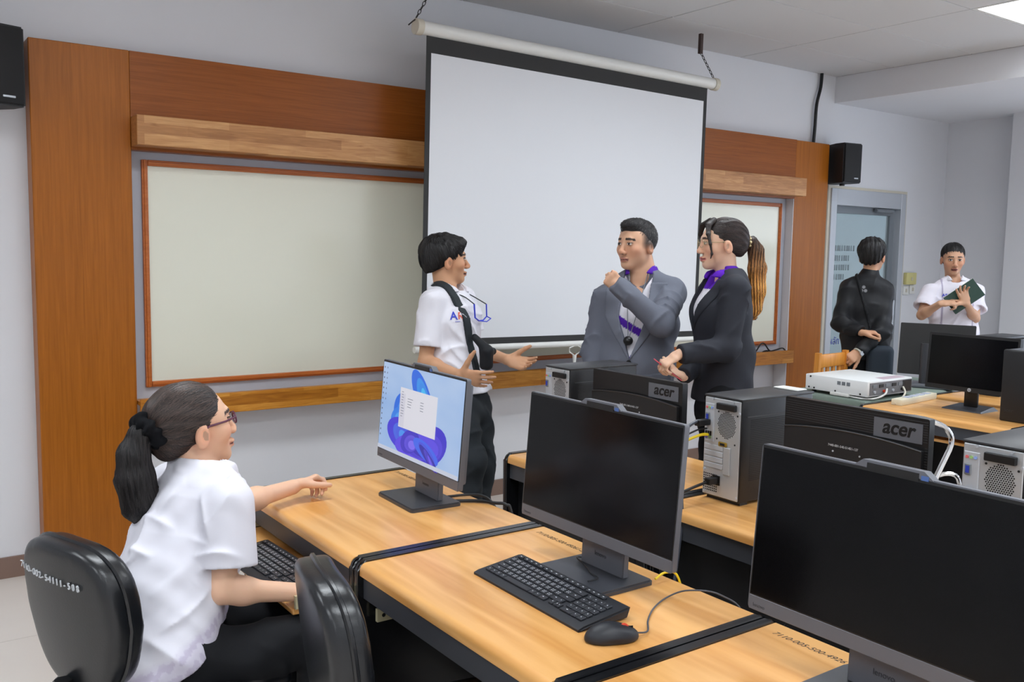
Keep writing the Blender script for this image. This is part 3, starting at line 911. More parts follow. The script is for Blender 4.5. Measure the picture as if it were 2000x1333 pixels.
pet = [(.53, .27, .19, .15, .75, (36, 108, 230), (70, 190, 248)), (.29, .50, .11, .20, .30, (30, 110, 228), (80, 180, 246)), (.26, .60, .11, .14, -.2, (44, 130, 236), (90, 190, 248)),
       (.32, .76, .21, .18, .1, (66, 60, 220), (70, 150, 244)), (.66, .77, .20, .21, -.3, (56, 44, 206), (104, 84, 236)), (.50, .83, .27, .14, -.12, (92, 74, 232), (52, 40, 190)),
       (.42, .80, .12, .13, -.3, (60, 48, 200), (126, 110, 246)), (.62, .84, .16, .09, .25, (60, 104, 240), (84, 60, 214)), (.66, .90, .13, .05, .45, (44, 36, 170), (110, 90, 240))]
q_ = 0
for k, (u, v, ru, rv, rot, ca, cb_) in enumerate(pet):
    for i in range(5):
        f_ = i / 4.0; sc_ = 1 - 0.62 * f_
        c = tuple(ca[n] + (cb_[n] - ca[n]) * (f_ if i % 2 == 0 else max(0, f_ - 0.35)) for n in range(3))
        q_ += 1
        flat('petal_shape', up(u + 0.03 * f_, v + 0.03 * f_, ru * sc_, rv * sc_, rot + 0.25 * f_), 0.00004 * q_, emis('petal_%d' % q_, c, 0.85))
def rect(u0, u1, v0, v1): return [uv(u0, v0), uv(u0, v1), uv(u1, v1), uv(u1, v0)]
flat('window_shape', rect(.26, .72, .235, .68), 0.0022, emis('window_white', (232, 232, 242), 0.8))
flat('window_shape', rect(.26, .33, .30, .67), 0.0023, emis('window_side', (220, 220, 234), 0.8))
flat('window_shape', rect(0, 1, .955, 1.0), 0.0022, emis('task_bar', (206, 214, 232), 0.8))
gl = emis('screen_glyph', (110, 116, 140), 0.7)
rnd = random.Random(4)
for k in range(10):
    v = .28 + .03 * k
    flat('text_line', rect(.28, .30 + .02 * rnd.random(), v, v + .006), 0.0025, gl)
for k in range(4):
    v = .34 + .03 * k
    flat('text_line', rect(.36, .40 + .05 * rnd.random(), v, v + .006), 0.0025, gl); flat('text_line', rect(.52, .56, v, v + .006), 0.0025, gl)
ic = emis('screen_icon', (90, 96, 130), 0.8)
for k in range(14):
    flat('screen_icon', rect(.02, .032, .05 + .06 * k, .05 + .06 * k + .02), 0.0022, ic)
    if k < 7: flat('screen_icon', rect(.06, .068, .05 + .06 * k, .05 + .06 * k + .02), 0.0022, ic)
a1.location = (1.602, 2.795, ZD); a1.rotation_euler = (0, 0, math.radians(-2.5))
a2, tl, X0 = make_aio(); off_screen(a2, tl, X0)
tag(a2, 'grey all-in-one computer with a dark screen behind the keyboard and mouse', 'computer', 'all-in-one computers')
a2.location = (1.622, 1.862, ZD)
a3 = copy_tree(a2); a3.location = (1.615, 0.99, ZD); a3['label'] = 'big grey all-in-one computer with a dark screen, closest to the camera'
# ---------------------------------------------------------------- keyboards
KU, KV = 0.0220, 0.0205
def key_rows():
    rows = []
    def row(z, specs):
        x = 0.0
        for w in specs:
            if w < 0: x += -w; continue
            rows.append((x, z, w)); x += w
    row(5.25, [1, -.25, 1, 1, 1, 1, -.2, 1, 1, 1, 1, -.2, 1, 1, 1, 1, -.2, .85, .85, .85, .85, -.35])
    row(4, [1] * 13 + [2]); row(3, [1.5] + [1] * 12 + [1.5]); row(2, [1.75] + [1] * 11 + [2.25]); row(1, [2.25] + [1] * 10 + [2.75 - 1.2])
    row(0, [1, 1, 1, 1, 5.2, 1, 1, 1.2])
    x = 15.3
    for z in (4, 3, 2, 1): row_x = [rows.append((x + i, z, 1.0)) for i in range(3)]
    rows.append((x, 0, 2.0)); rows.append((x + 2, 0, 1.0))
    rows.append((x + 3, 4, 1.0)); rows.append((x + 3, 3, 1.0)); rows.append((x + 3, 2, 1.0)); rows.append((x + 3, 1, 1.0)); rows.append((x + 3, 0, 1.0))
    rows.append((13.1, 0.1, .8)); rows.append((13.95, 0.1, .8)); rows.append((13.6, 1.0, .8)); rows.append((14.4, 0.1, .7))
    return rows
KEYS = key_rows()
key_mesh = {}
def make_keyboard(label):
    # local: user side at -x, left end at +y, slope rising to +x
    t = thing('keyboard', label, 'keyboard', group='keyboards')
    hl, W = 0.236, 0.162
    body = B().prism([(-W / 2, 0.0), (W / 2 - 0.01, 0.004), (W / 2, 0.028), (W / 2 - 0.012, 0.029), (-W / 2 + 0.015, 0.011), (-W / 2, 0.006)], 'y', -hl, hl)
    bmesh.ops.bevel(body.bm, geom=[e for e in body.bm.edges if abs(e.verts[0].co.y - e.verts[1].co.y) < 1e-6], offset=0.004, segments=2, affect='EDGES')
    body.obj('keyboard_body', M['key_body'], t, True)
    slope = math.atan2(0.018, W - 0.027)
    lg = B()
    for (kx, kz, w) in KEYS:
        thin = kz > 5
        kw = w * KU - 0.0024; kd = 0.012 if thin else KV - 0.0026
        key = (round(kw, 4), round(kd, 4))
        yc = hl - 0.020 - (kx + w / 2) * KU
        xc = -W / 2 + 0.036 + kz * KV + (-0.002 if thin else 0)
        zc = 0.0112 + (xc + W / 2 - 0.015) * math.tan(slope)
        if key not in key_mesh:
            b = B().box(-kd / 2, kd / 2, -kw / 2, kw / 2, 0, 0.005, 0.0012, 1)
            o = b.obj('key', M['key'], t); key_mesh[key] = o.data
        else:
            o = bpy.data.objects.new('key', key_mesh[key]); link(o, t)
        o.location = (xc, yc, zc); o.rotation_euler = (0, -slope, 0)
        zt = zc + 0.0053
        if w < 2.5:
            for (du, dv) in (((0.002, 0.0035), (0.002, -0.0035), (-0.0035, 0.0035), (-0.0035, -0.003)) if (not thin and w <= 1.0 and kz > 0.5 and kx < 13) else ((0.0, 0.0),)):
                sx, sy = 0.0013, 0.0013 if (not thin and w <= 1.0) else 0.0028
                P = [(xc + du - sx, yc + dv - sy), (xc + du + sx, yc + dv - sy), (xc + du + sx, yc + dv + sy), (xc + du - sx, yc + dv + sy)]
                lg.quad(*[(p[0], p[1], zt + (p[0] - xc) * math.tan(slope)) for p in P])
    lo = lg.obj('key_legends', M['legend'], t); lo['kind'] = 'stuff'
    return t
k2 = make_keyboard('full-size black keyboard lying on the desk beside the mouse'); k2.location = (1.432, 1.824, ZD); k2.rotation_euler = (0, 0, math.radians(-1.2))
k1 = copy_tree(k2); k1['label'] = 'black keyboard on the pulled-out tray under the seated woman\'s arm'; k1.location = (1.035, 2.72, 0.6305); k1.rotation_euler = (0, 0, math.radians(3))

def cable(name, label, pts, r, mat, steps=6, group=None):
    return tag(B().tube(pts, r, 8, smooth_steps=steps).obj(name, mat, None, True), label, 'cable', group)
cable('keyboard_cable', 'thin dark cable looping over the base of the all-in-one behind the keyboard', [(1.55, 1.80, ZD + 0.02), (1.585, 1.80, ZD + 0.022), (1.60, 1.845, ZD + 0.019), (1.625, 1.90, ZD + 0.02), (1.64, 1.955, ZD + 0.025), (1.69, 1.96, ZD + 0.012)], 0.0022, M['cable'])
# mouse
ms = thing('computer_mouse', 'black computer mouse with a red scroll wheel beside the keyboard', 'mouse', (1.385, 1.52, ZD), math.radians(-22))
fm = field(('u', 0, ell((0, 0, 0.006), (0.066, 0.037, 0.038))), ('i', 0.006, half((0, 0, 0.001), (0, 0, -1))), ('i', 0.01, half((0.035, 0, 0.033), (0.35, 0, 1))), ('s', 0.004, rbox((0.0, 0.05, 0.0), (0.05, 0.016, 0.012), None, 0.004)), ('s', 0.004, rbox((0.0, -0.05, 0.0), (0.05, 0.016, 0.012), None, 0.004)))
V, Q = surf(fm, (-0.075, -0.045, -0.004), (0.075, 0.045, 0.05), 0.0022); V = relax(V, Q, 2)
mesh_o = mesh_from('mouse_body', V, Q, M['key_body']); mesh_o.parent = ms
B().tube([(0.03 + 0.009 * math.cos(a * math.pi / 6), 0, 0.026 + 0.009 * math.sin(a * math.pi / 6)) for a in range(12)], 0.0035, 6, True).obj('scroll_wheel', M['red'], ms, True)
B().box(0.028, 0.052, -0.0006, 0.0006, 0.012, 0.0305).obj('button_split', M['hole'], ms)
cable('mouse_cable', 'thin grey cable curling from the mouse to the desk edge', [(1.443, 1.497, ZD + 0.012), (1.48, 1.50, ZD + 0.006), (1.53, 1.55, ZD + 0.004), (1.60, 1.60, ZD + 0.004), (1.68, 1.63, ZD + 0.006), (1.73, 1.605, ZD + 0.02), (1.79, 1.55, ZD + 0.012), (1.83, 1.50, ZD - 0.05), (1.84, 1.49, ZD - 0.3)], 0.0022, M['cable_grey'])

# ---------------------------------------------------------------- office chairs
def make_office_chair(label, loc, rz):
    t = thing('office_chair', label, 'chair', loc, rz, group='black office chairs')
    def shell(P):
        # back cushion curved round the sitter; local +x is forward
        yy, zz = P[:, 1], P[:, 2] - 0.735
        bow = 0.55 * yy ** 2 + 0.10 * (zz - 0.1) ** 2
        xx = P[:, 0] + 0.25 - bow + 0.10 * zz
        wd = 0.196 - 0.05 * np.clip(-(zz) / 0.2, 0, 1)
        o = ((np.abs(yy) / wd) ** 3.2 + (np.abs(zz) / 0.195) ** 3.2 + 1e-9) ** (1 / 3.2)
        o = (o - 1) * 0.19
        d2 = np.stack([np.abs(xx) - 0.026, o + 0.02], 1)
        d = np.sqrt((np.maximum(d2, 0) ** 2).sum(1)) + np.minimum(d2.max(1), 0) - 0.02
        return d
    V, Q = surf(shell, (-0.34, -0.26, 0.50), (-0.10, 0.26, 0.96), 0.008); V = relax(V, Q, 3)
    mesh_from('backrest', V, Q, M['leather']).parent = t
    pts = []
    for i in range(40):
        a = 2 * math.pi * i / 40
        sy_ = math.copysign(abs(math.sin(a)) ** 0.62, math.sin(a)); cz = math.copysign(abs(math.cos(a)) ** 0.62, math.cos(a))
        zz = 0.195 * cz
        wd = 0.199 - 0.05 * min(max(-zz / 0.2, 0), 1)
        yy = wd * sy_
        pts.append((-0.25 + 0.55 * yy ** 2 + 0.10 * (zz - 0.1) ** 2 - 0.10 * zz, yy, 0.735 + zz))
    B().tube(pts, 0.007, 6, True).obj('piping', M['leather'], t, True)
    fs = field(('u', 0, rbox((0.02, 0, 0.45), (0.24, 0.235, 0.045), None, 0.04)), ('d', lambda P: 0.6 * np.maximum(0.1 - P[:, 0] - 0.2, 0) * 0))
    V, Q = surf(fs, (-0.27, -0.27, 0.38), (0.30, 0.27, 0.52), 0.012); V = relax(V, Q, 2)
    mesh_from('seat', V, Q, M['leather']).parent = t
    B().tube([(-0.05, 0, 0.40), (-0.22, 0, 0.40), (-0.285, 0, 0.44), (-0.29, 0, 0.58)], 0.022, 8, smooth_steps=4).obj('back_support', M['black'], t, True)
    bl = B()
    for k in range(7): bl.tube([(-0.287, 0, 0.425 + k * 0.014), (-0.287, 0, 0.432 + k * 0.014), (-0.287, 0, 0.439 + k * 0.014)], [0.030, 0.038, 0.030], 12)
    bl.obj('bellows', M['black_soft'], t, True)
    B().cyl((0, 0, 0.09), (0, 0, 0.40), 0.028, n=16).box(-0.1, 0.1, -0.08, 0.08, 0.385, 0.41).obj('column', M['black'], t, True)
    for k in range(5):
        a = 2 * math.pi * k / 5 + 0.3
        c, s_ = math.cos(a), math.sin(a)
        leg = B().tube([(0.02 * c, 0.02 * s_, 0.10), (0.16 * c, 0.16 * s_, 0.095), (0.29 * c, 0.29 * s_, 0.065)], [0.028, 0.022, 0.016], 8).obj('leg', M['black'], t, True)
        B().cyl((0.29 * c - 0.012 * s_, 0.29 * s_ + 0.012 * c, 0.025), (0.29 * c + 0.012 * s_, 0.29 * s_ - 0.012 * c, 0.025), 0.025, n=14).obj('caster', M['black_soft'], leg, True)
    return t
c1 = make_office_chair('black leatherette office chair the woman sits on, white number on its back', (0.645, 2.50, 0), math.radians(20))
mw = frame_matrix((-0.292, 0.185, 0.80), (0.25, -0.93, 0.0), (-0.08, 0, 1))
for k, ch in enumerate('7110-002-54111-508'):
    y = 0.185 - 0.0165 * k
    x = -0.25 + 0.55 * y * y + 0.10 * 0.0 - 0.10 * 0.105 - 0.0478
    text_obj('chair_number', ch, 0.024, M['chalk'], c1, frame_matrix((x, y, 0.83), (1.1 * y, -1, 0), (-0.10, 0, 1)), 0.0015)
c2 = make_office_chair('empty black leatherette office chair pushed up to the desk with the keyboard', (1.09, 1.84, 0), math.radians(-12))

# ---------------------------------------------------------------- tower computers (silver backs towards the first row)
TW, TH, TD = 0.0875, 0.385, 0.40
def make_tower(label, detail_side=True):
    t = thing('tower_computer', label, 'computer', group='tower computers')
    B().box(0.004, TD, -TW, TW, 0.012, TH - 0.004, 0.006, 2).obj('case', M['tower'], t, True)
    B().box(0.0, TD + 0.006, -TW - 0.001, TW + 0.001, TH - 0.006, TH + 0.002, 0.003, 2).obj('top_cover', M['tower_top'], t, True)
    for xf in (0.02, TD - 0.06): B().box(xf, xf + 0.04, -TW + 0.01, TW - 0.01, 0, 0.013).obj('foot', M['black'], t)
    rp = B().box(0.0, 0.006, -TW + 0.006, TW - 0.004, 0.018, TH - 0.008, 0.002, 1).obj('rear_plate', M['steel'], t)
    # input and output shield, at the far side (image left = +y)
    io = B().box(-0.003, 0.001, 0.036, 0.080, 0.215, TH - 0.03, 0.0015, 1).obj('port_shield', M['alu'], t)
    for k, c in enumerate(((222, 110, 110), (150, 190, 120), (140, 165, 225))):
        y = 0.070 - 0.012 * k
        B().cyl((-0.006, y, TH - 0.045), (-0.002, y, TH - 0.045), 0.0046, n=10).obj('audio_jack', pm('jack_%d' % k, c, 0.4), io, True)
    B().box(-0.007, -0.002, 0.056, 0.075, TH - 0.096, TH - 0.064, 0.002, 1).obj('vga_port', M['alu_dark'], io)
    B().box(-0.009, -0.006, 0.0605, 0.0705, TH - 0.09, TH - 0.07).obj('vga_insert', M['blue_plug'], io)
    for k in range(3):
        B().box(-0.006, -0.002, 0.046 + 0.011 * k, 0.052 + 0.011 * k, TH - 0.15, TH - 0.132).obj('usb_port', M['hole'], io)
    for k, c in enumerate(((90, 80, 160), (130, 160, 110))):
        B().cyl((-0.006, 0.07 - 0.018 * k, 0.232), (-0.002, 0.07 - 0.018 * k, 0.232), 0.007, n=12).obj('round_port', pm('ps2_%d' % k, c, 0.5), io, True)
    # fan grille of punched holes
    g = B(); cyk, czk = -0.022, TH - 0.10
    for i in range(-8, 9):
        for j in range(-9, 10):
            y, z = i * 0.0068 + (0.0034 if j % 2 else 0), j * 0.0059
            if (y / 0.041) ** 2 + (z / 0.05) ** 2 < 1:
                g.cyl((-0.0006, cyk + y, czk + z), (0.0002, cyk + y, czk + z), 0.0024, n=6)
    fg = g.obj('fan_grille', M['hole'], t); fg['kind'] = 'stuff'
    B().box(-0.014, 0.0, -0.066, 0.02, TH - 0.045, TH - 0.022, 0.002, 1).obj('rear_handle', M['black'], t)
    for (y, z) in ((-0.05, TH - 0.012), (0.045, TH - 0.012), (-0.078, 0.03), (0.07, 0.03), (-0.08, TH - 0.05), (0.075, 0.11)):
        B().cyl((-0.005, y, z), (0.0, y, z), 0.0048, n=10).obj('thumb_screw', M['alu'], t, True)
    for (y, z) in ((0.018, TH - 0.055), (0.022, TH - 0.155), (-0.062, TH - 0.165), (-0.07, TH - 0.06)):
        B().cyl((-0.001, y, z), (0.0, y, z), 0.0035, n=8).obj('screw_hole', M['hole'], t)
    B().box(-0.005, 0.0, -0.028, 0.012, 0.205, 0.222, 0.003, 1).obj('serial_port', M['brass'], t)
    B().box(-0.006, -0.004, -0.018, 0.002, 0.209, 0.218).obj('serial_insert', M['hole'], t)
    for k in range(4):
        B().box(-0.003, 0.001, -0.01, 0.078, 0.120 + 0.0225 * k, 0.1375 + 0.0225 * k, 0.001, 1).obj('slot_cover', M['alu'], t)
    B().box(-0.006, 0.0, -0.045, -0.015, 0.105, 0.205, 0.002, 1).obj('slot_bracket', M['steel'], t)
    ps = B()
    for i in range(8):
        for j in range(8):
            ps.cyl((-0.0006, 0.076 - i * 0.0085, 0.035 + j * 0.0085), (0.0002, 0.076 - i * 0.0085, 0.035 + j * 0.0085), 0.003, n=6)
    po = ps.obj('power_grille', M['hole'], t); po['kind'] = 'stuff'
    B().box(-0.004, 0.001, 0.0, 0.034, 0.06, 0.095).obj('power_socket', M['black'], t)
    if detail_side:
        sl = B()
        for k in range(34):
            sl.box(0.05, 0.24, -TW - 0.0008, -TW + 0.002, 0.09 + k * 0.0066, 0.0925 + k * 0.0066)
        so = sl.obj('side_vent', M['hole'], t); so['kind'] = 'stuff'
        B().box(0.03, TD - 0.02, -TW - 0.0015, -TW, TH - 0.065, TH - 0.061).obj('side_crease', M['tower_top'], t)
    return t
t2 = make_tower('black tower computer with silver back, yellow network cable plugged in'); t2.location = (2.51, 2.20, ZD)
B().box(0.34, 0.40, -0.06, 0.05, TH + 0.002, TH + 0.008, 0.002, 1).obj('white_sticker', M['white_plastic'], t2)
t1 = copy_tree(t2); t1.location = (2.515, 3.165, ZD); t1['label'] = 'black tower computer with silver back at the end toward the projection screen'
t3 = copy_tree(t2); t3.location = (2.52, 1.24, ZD); t3['label'] = 'black tower computer with silver back cut off by the picture edge'
for t_ in (t1, t3):
    for ch in list(t_.children):
        if ch.name.startswith('white_sticker'): bpy.data.objects.remove(ch)

# ---------------------------------------------------------------- monitors seen from behind
def make_back_monitor(label, lines):
    t = thing('desktop_monitor', label, 'monitor', group='black monitors seen from behind')
    hw, zb, zt = 0.265, 0.10, 0.408
    b = B().prism(rounded_rect(-hw, hw, zb, zt, 0.006, 2, (1, 1, 1, 1)), 'x', 0.0, 0.028)
    b.obj('housing', M['black'], t, True)
    # raised lower back with a curved upper edge
    n = 16; poly = []
    for i in range(n + 1):
        u = -1 + 2 * i / n
        poly.append((u * (hw - 0.012), zt - 0.085 - 0.018 * (1 - u * u) * -1 - 0.012))
    poly = [(hw - 0.012, zb + 0.01)] + poly[::-1] + [(-hw + 0.012, zb + 0.01)]
    B().prism(poly, 'x', -0.016, 0.002).obj('back_bulge', M['black_soft'], t)
    rim = [( -0.016, p[0], p[1]) for p in poly[1:-1]]
    B().tube(rim, 0.0028, 6).obj('bulge_edge', M['tower_top'], t, True)
    if lines:
        v = B()
        for k in range(9):
            v.box(-0.0015, 0.001, -hw + 0.004, hw - 0.004, zt - 0.012 - k * 0.0075, zt - 0.0095 - k * 0.0075)
        for k in range(22):
            v.box(-0.0015, 0.001, -hw + 0.002, -hw + 0.011, zt - 0.09 - k * 0.008, zt - 0.0875 - k * 0.008)
        vo = v.obj('vent_lines', M['tower_top'], t); vo['kind'] = 'stuff'
    st = B().box(-0.0025, -0.0005, -hw + 0.02, -hw + 0.185, zt - 0.078, zt - 0.018).obj('name_sticker', M['tag'], t)
    text_obj('name_lettering', 'acer', 0.062, M['tag_ink'], st, frame_matrix((-0.003, -hw + 0.155, zt - 0.062), (0, -1, 0), (0, 0, 1)), 0.0006, shear=0.2, bold=0.0012)
    text_obj('asset_number', '7440-001-540-51451-137', 0.011, M['chalk'], t, frame_matrix((-0.0166, 0.075, zt - 0.135), (0, -1, 0), (0, 0, 1)), 0.0002)
    B().cyl((-0.018, 0.055, zt - 0.15), (-0.016, 0.055, zt - 0.15), 0.003, n=8).cyl((-0.018, -0.045, zt - 0.15), (-0.016, -0.045, zt - 0.15), 0.003, n=8).obj('screw', M['alu'], t)
    B().box(0.0, 0.02, -0.05, 0.05, 0.0, 0.22, 0.006, 2).obj('stand_neck', M['black'], t, True)
    B().box(-0.075, 0.105, -0.12, 0.12, 0.0, 0.014, 0.005, 2).obj('stand_base', M['black'], t, True)
    B().box(0.028, 0.0295, -hw + 0.012, hw - 0.012, zb + 0.02, zt - 0.012).obj('display', M['screen_off'], t)
    return t
m1 = make_back_monitor('black monitor seen from behind, plain back, nearest the projection screen', False); m1.location = (2.585, 2.735, ZD - 0.012)
m2 = make_back_monitor('black monitor seen from behind with ribbed vent lines across its back', True); m2.location = (2.585, 1.725, ZD + 0.006)
for m_ in (m1, m2):
    m_.location.z = ZD
m1.scale = (1, 1, 0.965); m2.scale = (1, 0.985, 1.012)
# cables at the back of the tower with the yellow lead
cable('network_cable', 'bright yellow network cable plugged into the tower', [(2.50, 2.257, 1.00), (2.455, 2.265, 0.998), (2.36, 2.30, 0.955), (2.27, 2.33, 0.88), (2.20, 2.35, 0.74), (2.17, 2.34, 0.45)], 0.0055, M['yellow'])
for k, (a, lab) in enumerate((([(2.497, 2.262, 1.045), (2.44, 2.262, 1.052), (2.365, 2.25, 1.01), (2.345, 2.235, 0.86), (2.32, 2.20, 0.72), (2.25, 2.16, 0.5)], 'thick grey-black video cable arching down from the tower back'),
                             ([(2.499, 2.262, 1.022), (2.45, 2.268, 1.018), (2.36, 2.295, 0.975), (2.29, 2.33, 0.90), (2.25, 2.34, 0.70), (2.21, 2.33, 0.4)], 'thin black cable beside the yellow network cable'),
                             ([(2.50, 2.217, 0.838), (2.44, 2.225, 0.83), (2.34, 2.245, 0.80), (2.27, 2.25, 0.77), (2.24, 2.24, 0.66), (2.25, 2.18, 0.4)], 'black power cord leaving the bottom of the tower'))):
    cable('tower_cable', lab, a, (0.006, 0.0035, 0.0055)[k], (M['cable_grey'], M['cable'], M['cable'])[k], group='cables behind the tower')
pl = thing('cable_plug', 'black video plug pushed into the tower back', 'plug', (2.49, 2.262, 1.045), group='plugs in the tower')
B().box(-0.045, 0.016, -0.012, 0.012, -0.01, 0.012, 0.003, 2).obj('plug_body', M['black'], pl)
pl = thing('cable_plug', 'black mains plug in the power socket of the tower', 'plug', (2.49, 2.217, 0.838), group='plugs in the tower')
B().box(-0.03, 0.016, -0.013, 0.013, -0.012, 0.012, 0.003, 2).obj('plug_body', M['black'], pl)
pl = thing('cable_plug', 'grey plug in the back of the tower cut off by the picture edge', 'plug', (2.505, 1.303, 1.0), group='plugs in the tower')
B().box(-0.03, 0.014, -0.012, 0.012, -0.011, 0.011, 0.003, 2).tube([(-0.03, 0, 0), (-0.07, 0.005, -0.012), (-0.1, 0.01, -0.05)], 0.005, 8, smooth_steps=3).obj('plug_body', M['cable_grey'], pl, True)
pl = thing('cable_plug', 'black plug low on the back of the farthest silver tower', 'plug', (2.505, 3.225, 1.0), group='plugs in the tower')
B().box(-0.035, 0.012, -0.012, 0.012, -0.011, 0.011, 0.003, 2).obj('plug_body', M['black'], pl)
cable('hanging_cable', 'black cable hanging in front of the black panel of the second row', [(2.28, 1.50, 0.72), (2.24, 1.60, 0.62), (2.22, 1.68, 0.53), (2.22, 1.69, 0.40), (2.22, 1.68, 0.2)], 0.005, M['cable'])
cable('desk_edge_cable', 'yellow and black cables bundled at the desk edge behind the dark all-in-one', [(1.73, 1.73, ZD + 0.012), (1.775, 1.735, ZD + 0.02), (1.81, 1.72, ZD + 0.0), (1.83, 1.70, ZD - 0.15), (1.84, 1.69, 0.3)], 0.0032, M['yellow'])
cable('aio_cable', 'black cable trailing over the desk edge behind the lit all-in-one', [(1.69, 2.70, ZD + 0.007), (1.76, 2.66, ZD + 0.007), (1.80, 2.60, ZD + 0.007), (1.825, 2.57, ZD + 0.004), (1.84, 2.55, ZD - 0.04), (1.845, 2.45, 0.4)], 0.006, M['cable'])
cable('loose_cable', 'black cables lying along the back edge behind the lit all-in-one', [(1.70, 2.76, ZD + 0.007), (1.77, 2.74, ZD + 0.009), (1.815, 2.70, ZD + 0.007), (1.835, 2.66, ZD - 0.02), (1.85, 2.62, ZD - 0.1), (1.85, 2.5, 0.4)], 0.005, M['cable'])

# ---------------------------------------------------------------- third row
hp = thing('flat_monitor', 'black widescreen monitor facing us on the third row desk', 'monitor', (5.36, 2.80, ZD))
tilt = Matrix.Translation((0, 0, 0.11)) @ Matrix.Rotation(math.radians(4), 4, 'Y') @ Matrix.Translation((0, 0, -0.11))
def ht(o): o.data.transform(tilt); return o
ht(B().prism(rounded_rect(-0.272, 0.272, 0.105, 0.445, 0.006, 2, (1, 1, 1, 1)), 'x', -0.02, 0.012).box(0.01, 0.04, -0.18, 0.18, 0.15, 0.40, 0.01, 2).obj('housing', M['black_soft'], hp, True))
ht(B().box(-0.021, -0.0195, -0.258, 0.258, 0.133, 0.428).obj('display', M['screen_off'], hp))
ht(B().cyl((-0.0215, -0.005, 0.119), (-0.0195, -0.005, 0.119), 0.011, n=16).obj('round_badge', M['alu'], hp))
ht(text_obj('model_marking', 'hp', 0.012, M['black'], hp, frame_matrix((-0.0217, 0.002, 0.115), (0, -1, 0), (0, 0, 1)), 0.0002))
B().box(0.01, 0.035, -0.04, 0.04, 0.01, 0.25, 0.006, 2).obj('stand_neck', M['black'], hp, True)
b = B().hexa([(-0.09, -0.12, 0), (0.11, -0.12, 0), (0.11, 0.12, 0), (-0.09, 0.12, 0), (-0.085, -0.115, 0.008), (0.09, -0.1, 0.022), (0.09, 0.1, 0.022), (-0.085, 0.115, 0.008)])
b.obj('stand_base', M['aio_dark'], hp)
ct = thing('tower_computer', 'tall black tower computer with plain front beside the widescreen monitor', 'computer', (5.16, 2.43, ZD), group='tower computers')
B().box(0.0, 0.40, -0.09, 0.09, 0.012, 0.385, 0.012, 3).obj('case', M['tower'], ct, True)
B().box(-0.006, 0.03, -0.091, 0.091, 0.0, 0.40, 0.01, 3).obj('front_panel', M['black_soft'], ct, True)
B().box(0.005, 0.40, -0.088, 0.088, 0.385, 0.398, 0.004, 2).obj('top_cover', M['aio'], ct, True)
text_obj('front_lettering', 'acer', 0.03, M['tower_top'], ct, frame_matrix((-0.0065, 0.07, 0.055), (0, -1, 0), (0, 0, 1)), 0.0005, shear=0.2)
dt = thing('tower_computer', 'black tower computer on the back-to-back desk, only its top showing', 'computer', (6.02, 3.05, ZD), group='tower computers')
B().box(0.0, 0.36, -0.10, 0.09, 0.01, 0.375, 0.01, 3).obj('case', M['tower'], dt, True)
B().box(0.0, 0.36, -0.10, 0.09, 0.375, 0.392, 0.006, 2).obj('top_cover', M['tower_top'], dt, True)
for xf in (0.02, 0.30): B().box(xf, xf + 0.04, -0.09, 0.08, 0.0, 0.011).obj('foot', M['black'], dt)
gt = thing('cloth_covered_table', 'table covered with a grey-green cloth under the white projector', 'table', (5.75, 3.59, 0))
def clothf(P):
    d = rbox((5.75, 3.585, 0.64), (0.70, 0.302, 0.125), None, 0.012)(P)
    d = d + 0.004 * np.sin(P[:, 0] * 31 + P[:, 1] * 47) * np.clip((0.755 - P[:, 2]) * 12, 0, 1)
    return d
solid('table_cloth', clothf, (5.02, 3.25, 0.48), (6.48, 3.92, 0.79), 0.012, M['green_cloth'], gt)
for (x, y) in ((5.10, 3.33), (6.40, 3.33), (5.10, 3.84), (6.40, 3.84)):
    rel(B().cyl((x, y, 0), (x, y, 0.55), 0.02, n=12), 'leg', M['chain'], gt, smooth=True)
pj = thing('projector', 'flat white projector box with grey connector panel on the green table', 'projector', (5.32, 3.52, 0.766))
B().box(-0.245, 0.245, -0.23, 0.23, 0.02, 0.118, 0.006, 2).obj('housing', pm('projector_white', (232, 234, 234), 0.4), pj, True)
pp = B().box(-0.225, 0.235, -0.234, -0.228, 0.03, 0.108).obj('connector_panel', pm('panel_grey', (120, 120, 124), 0.5), pj)
for k in range(6):
    B().box(-0.20 + 0.07 * k, -0.155 + 0.07 * k, -0.238, -0.233, 0.075, 0.095).obj('socket', M['black'] if k % 2 else M['alu_dark'], pp)
for k in range(4):
    B().cyl((-0.18 + 0.1 * k, -0.242, 0.05), (-0.18 + 0.1 * k, -0.233, 0.05), 0.009, n=10).obj('socket', (M['alu'], M['red'], M['alu'], M['black'])[k], pp, True)
B().box(0.13, 0.225, -0.237, -0.233, 0.035, 0.104).obj('fan_vent', M['black'], pp)
for k in range(3):
    B().box(-0.2465, -0.2445, -0.105 + 0.034 * k, -0.08 + 0.034 * k, 0.075, 0.098).obj('side_vent', M['alu_dark'], pj)
for (y, z) in ((0.19, 0.105), (0.20, 0.035), (0.16, 0.033), (-0.18, 0.035), (0.0, 0.033)):
    B().cyl((-0.2475, y, z), (-0.2445, y, z), 0.006, n=8).obj('screw', M['black'], pj)
for (x, y) in ((-0.2, -0.19), (0.2, -0.19), (-0.2, 0.19), (0.2, 0.19)):
    B().cyl((x, y, 0), (x, y, 0.022), 0.014, n=10).obj('foot', M['black'], pj)
B().quad((-0.05, -0.21, 0.1185), (0.2, -0.21, 0.1185), (0.22, -0.13, 0.1185), (-0.02, -0.13, 0.1185)).obj('label_sticker', pm('label_pink', (196, 176, 186), 0.5), pj)
ps = thing('power_strip', 'cream power strip with four sockets on the third row desk', 'power strip', (5.35, 3.14, ZD), math.radians(6))
B().box(-0.24, 0.24, -0.034, 0.034, 0.0, 0.038, 0.005, 2).obj('strip_body', pm('strip_cream', (226, 220, 196), 0.45), ps, True)
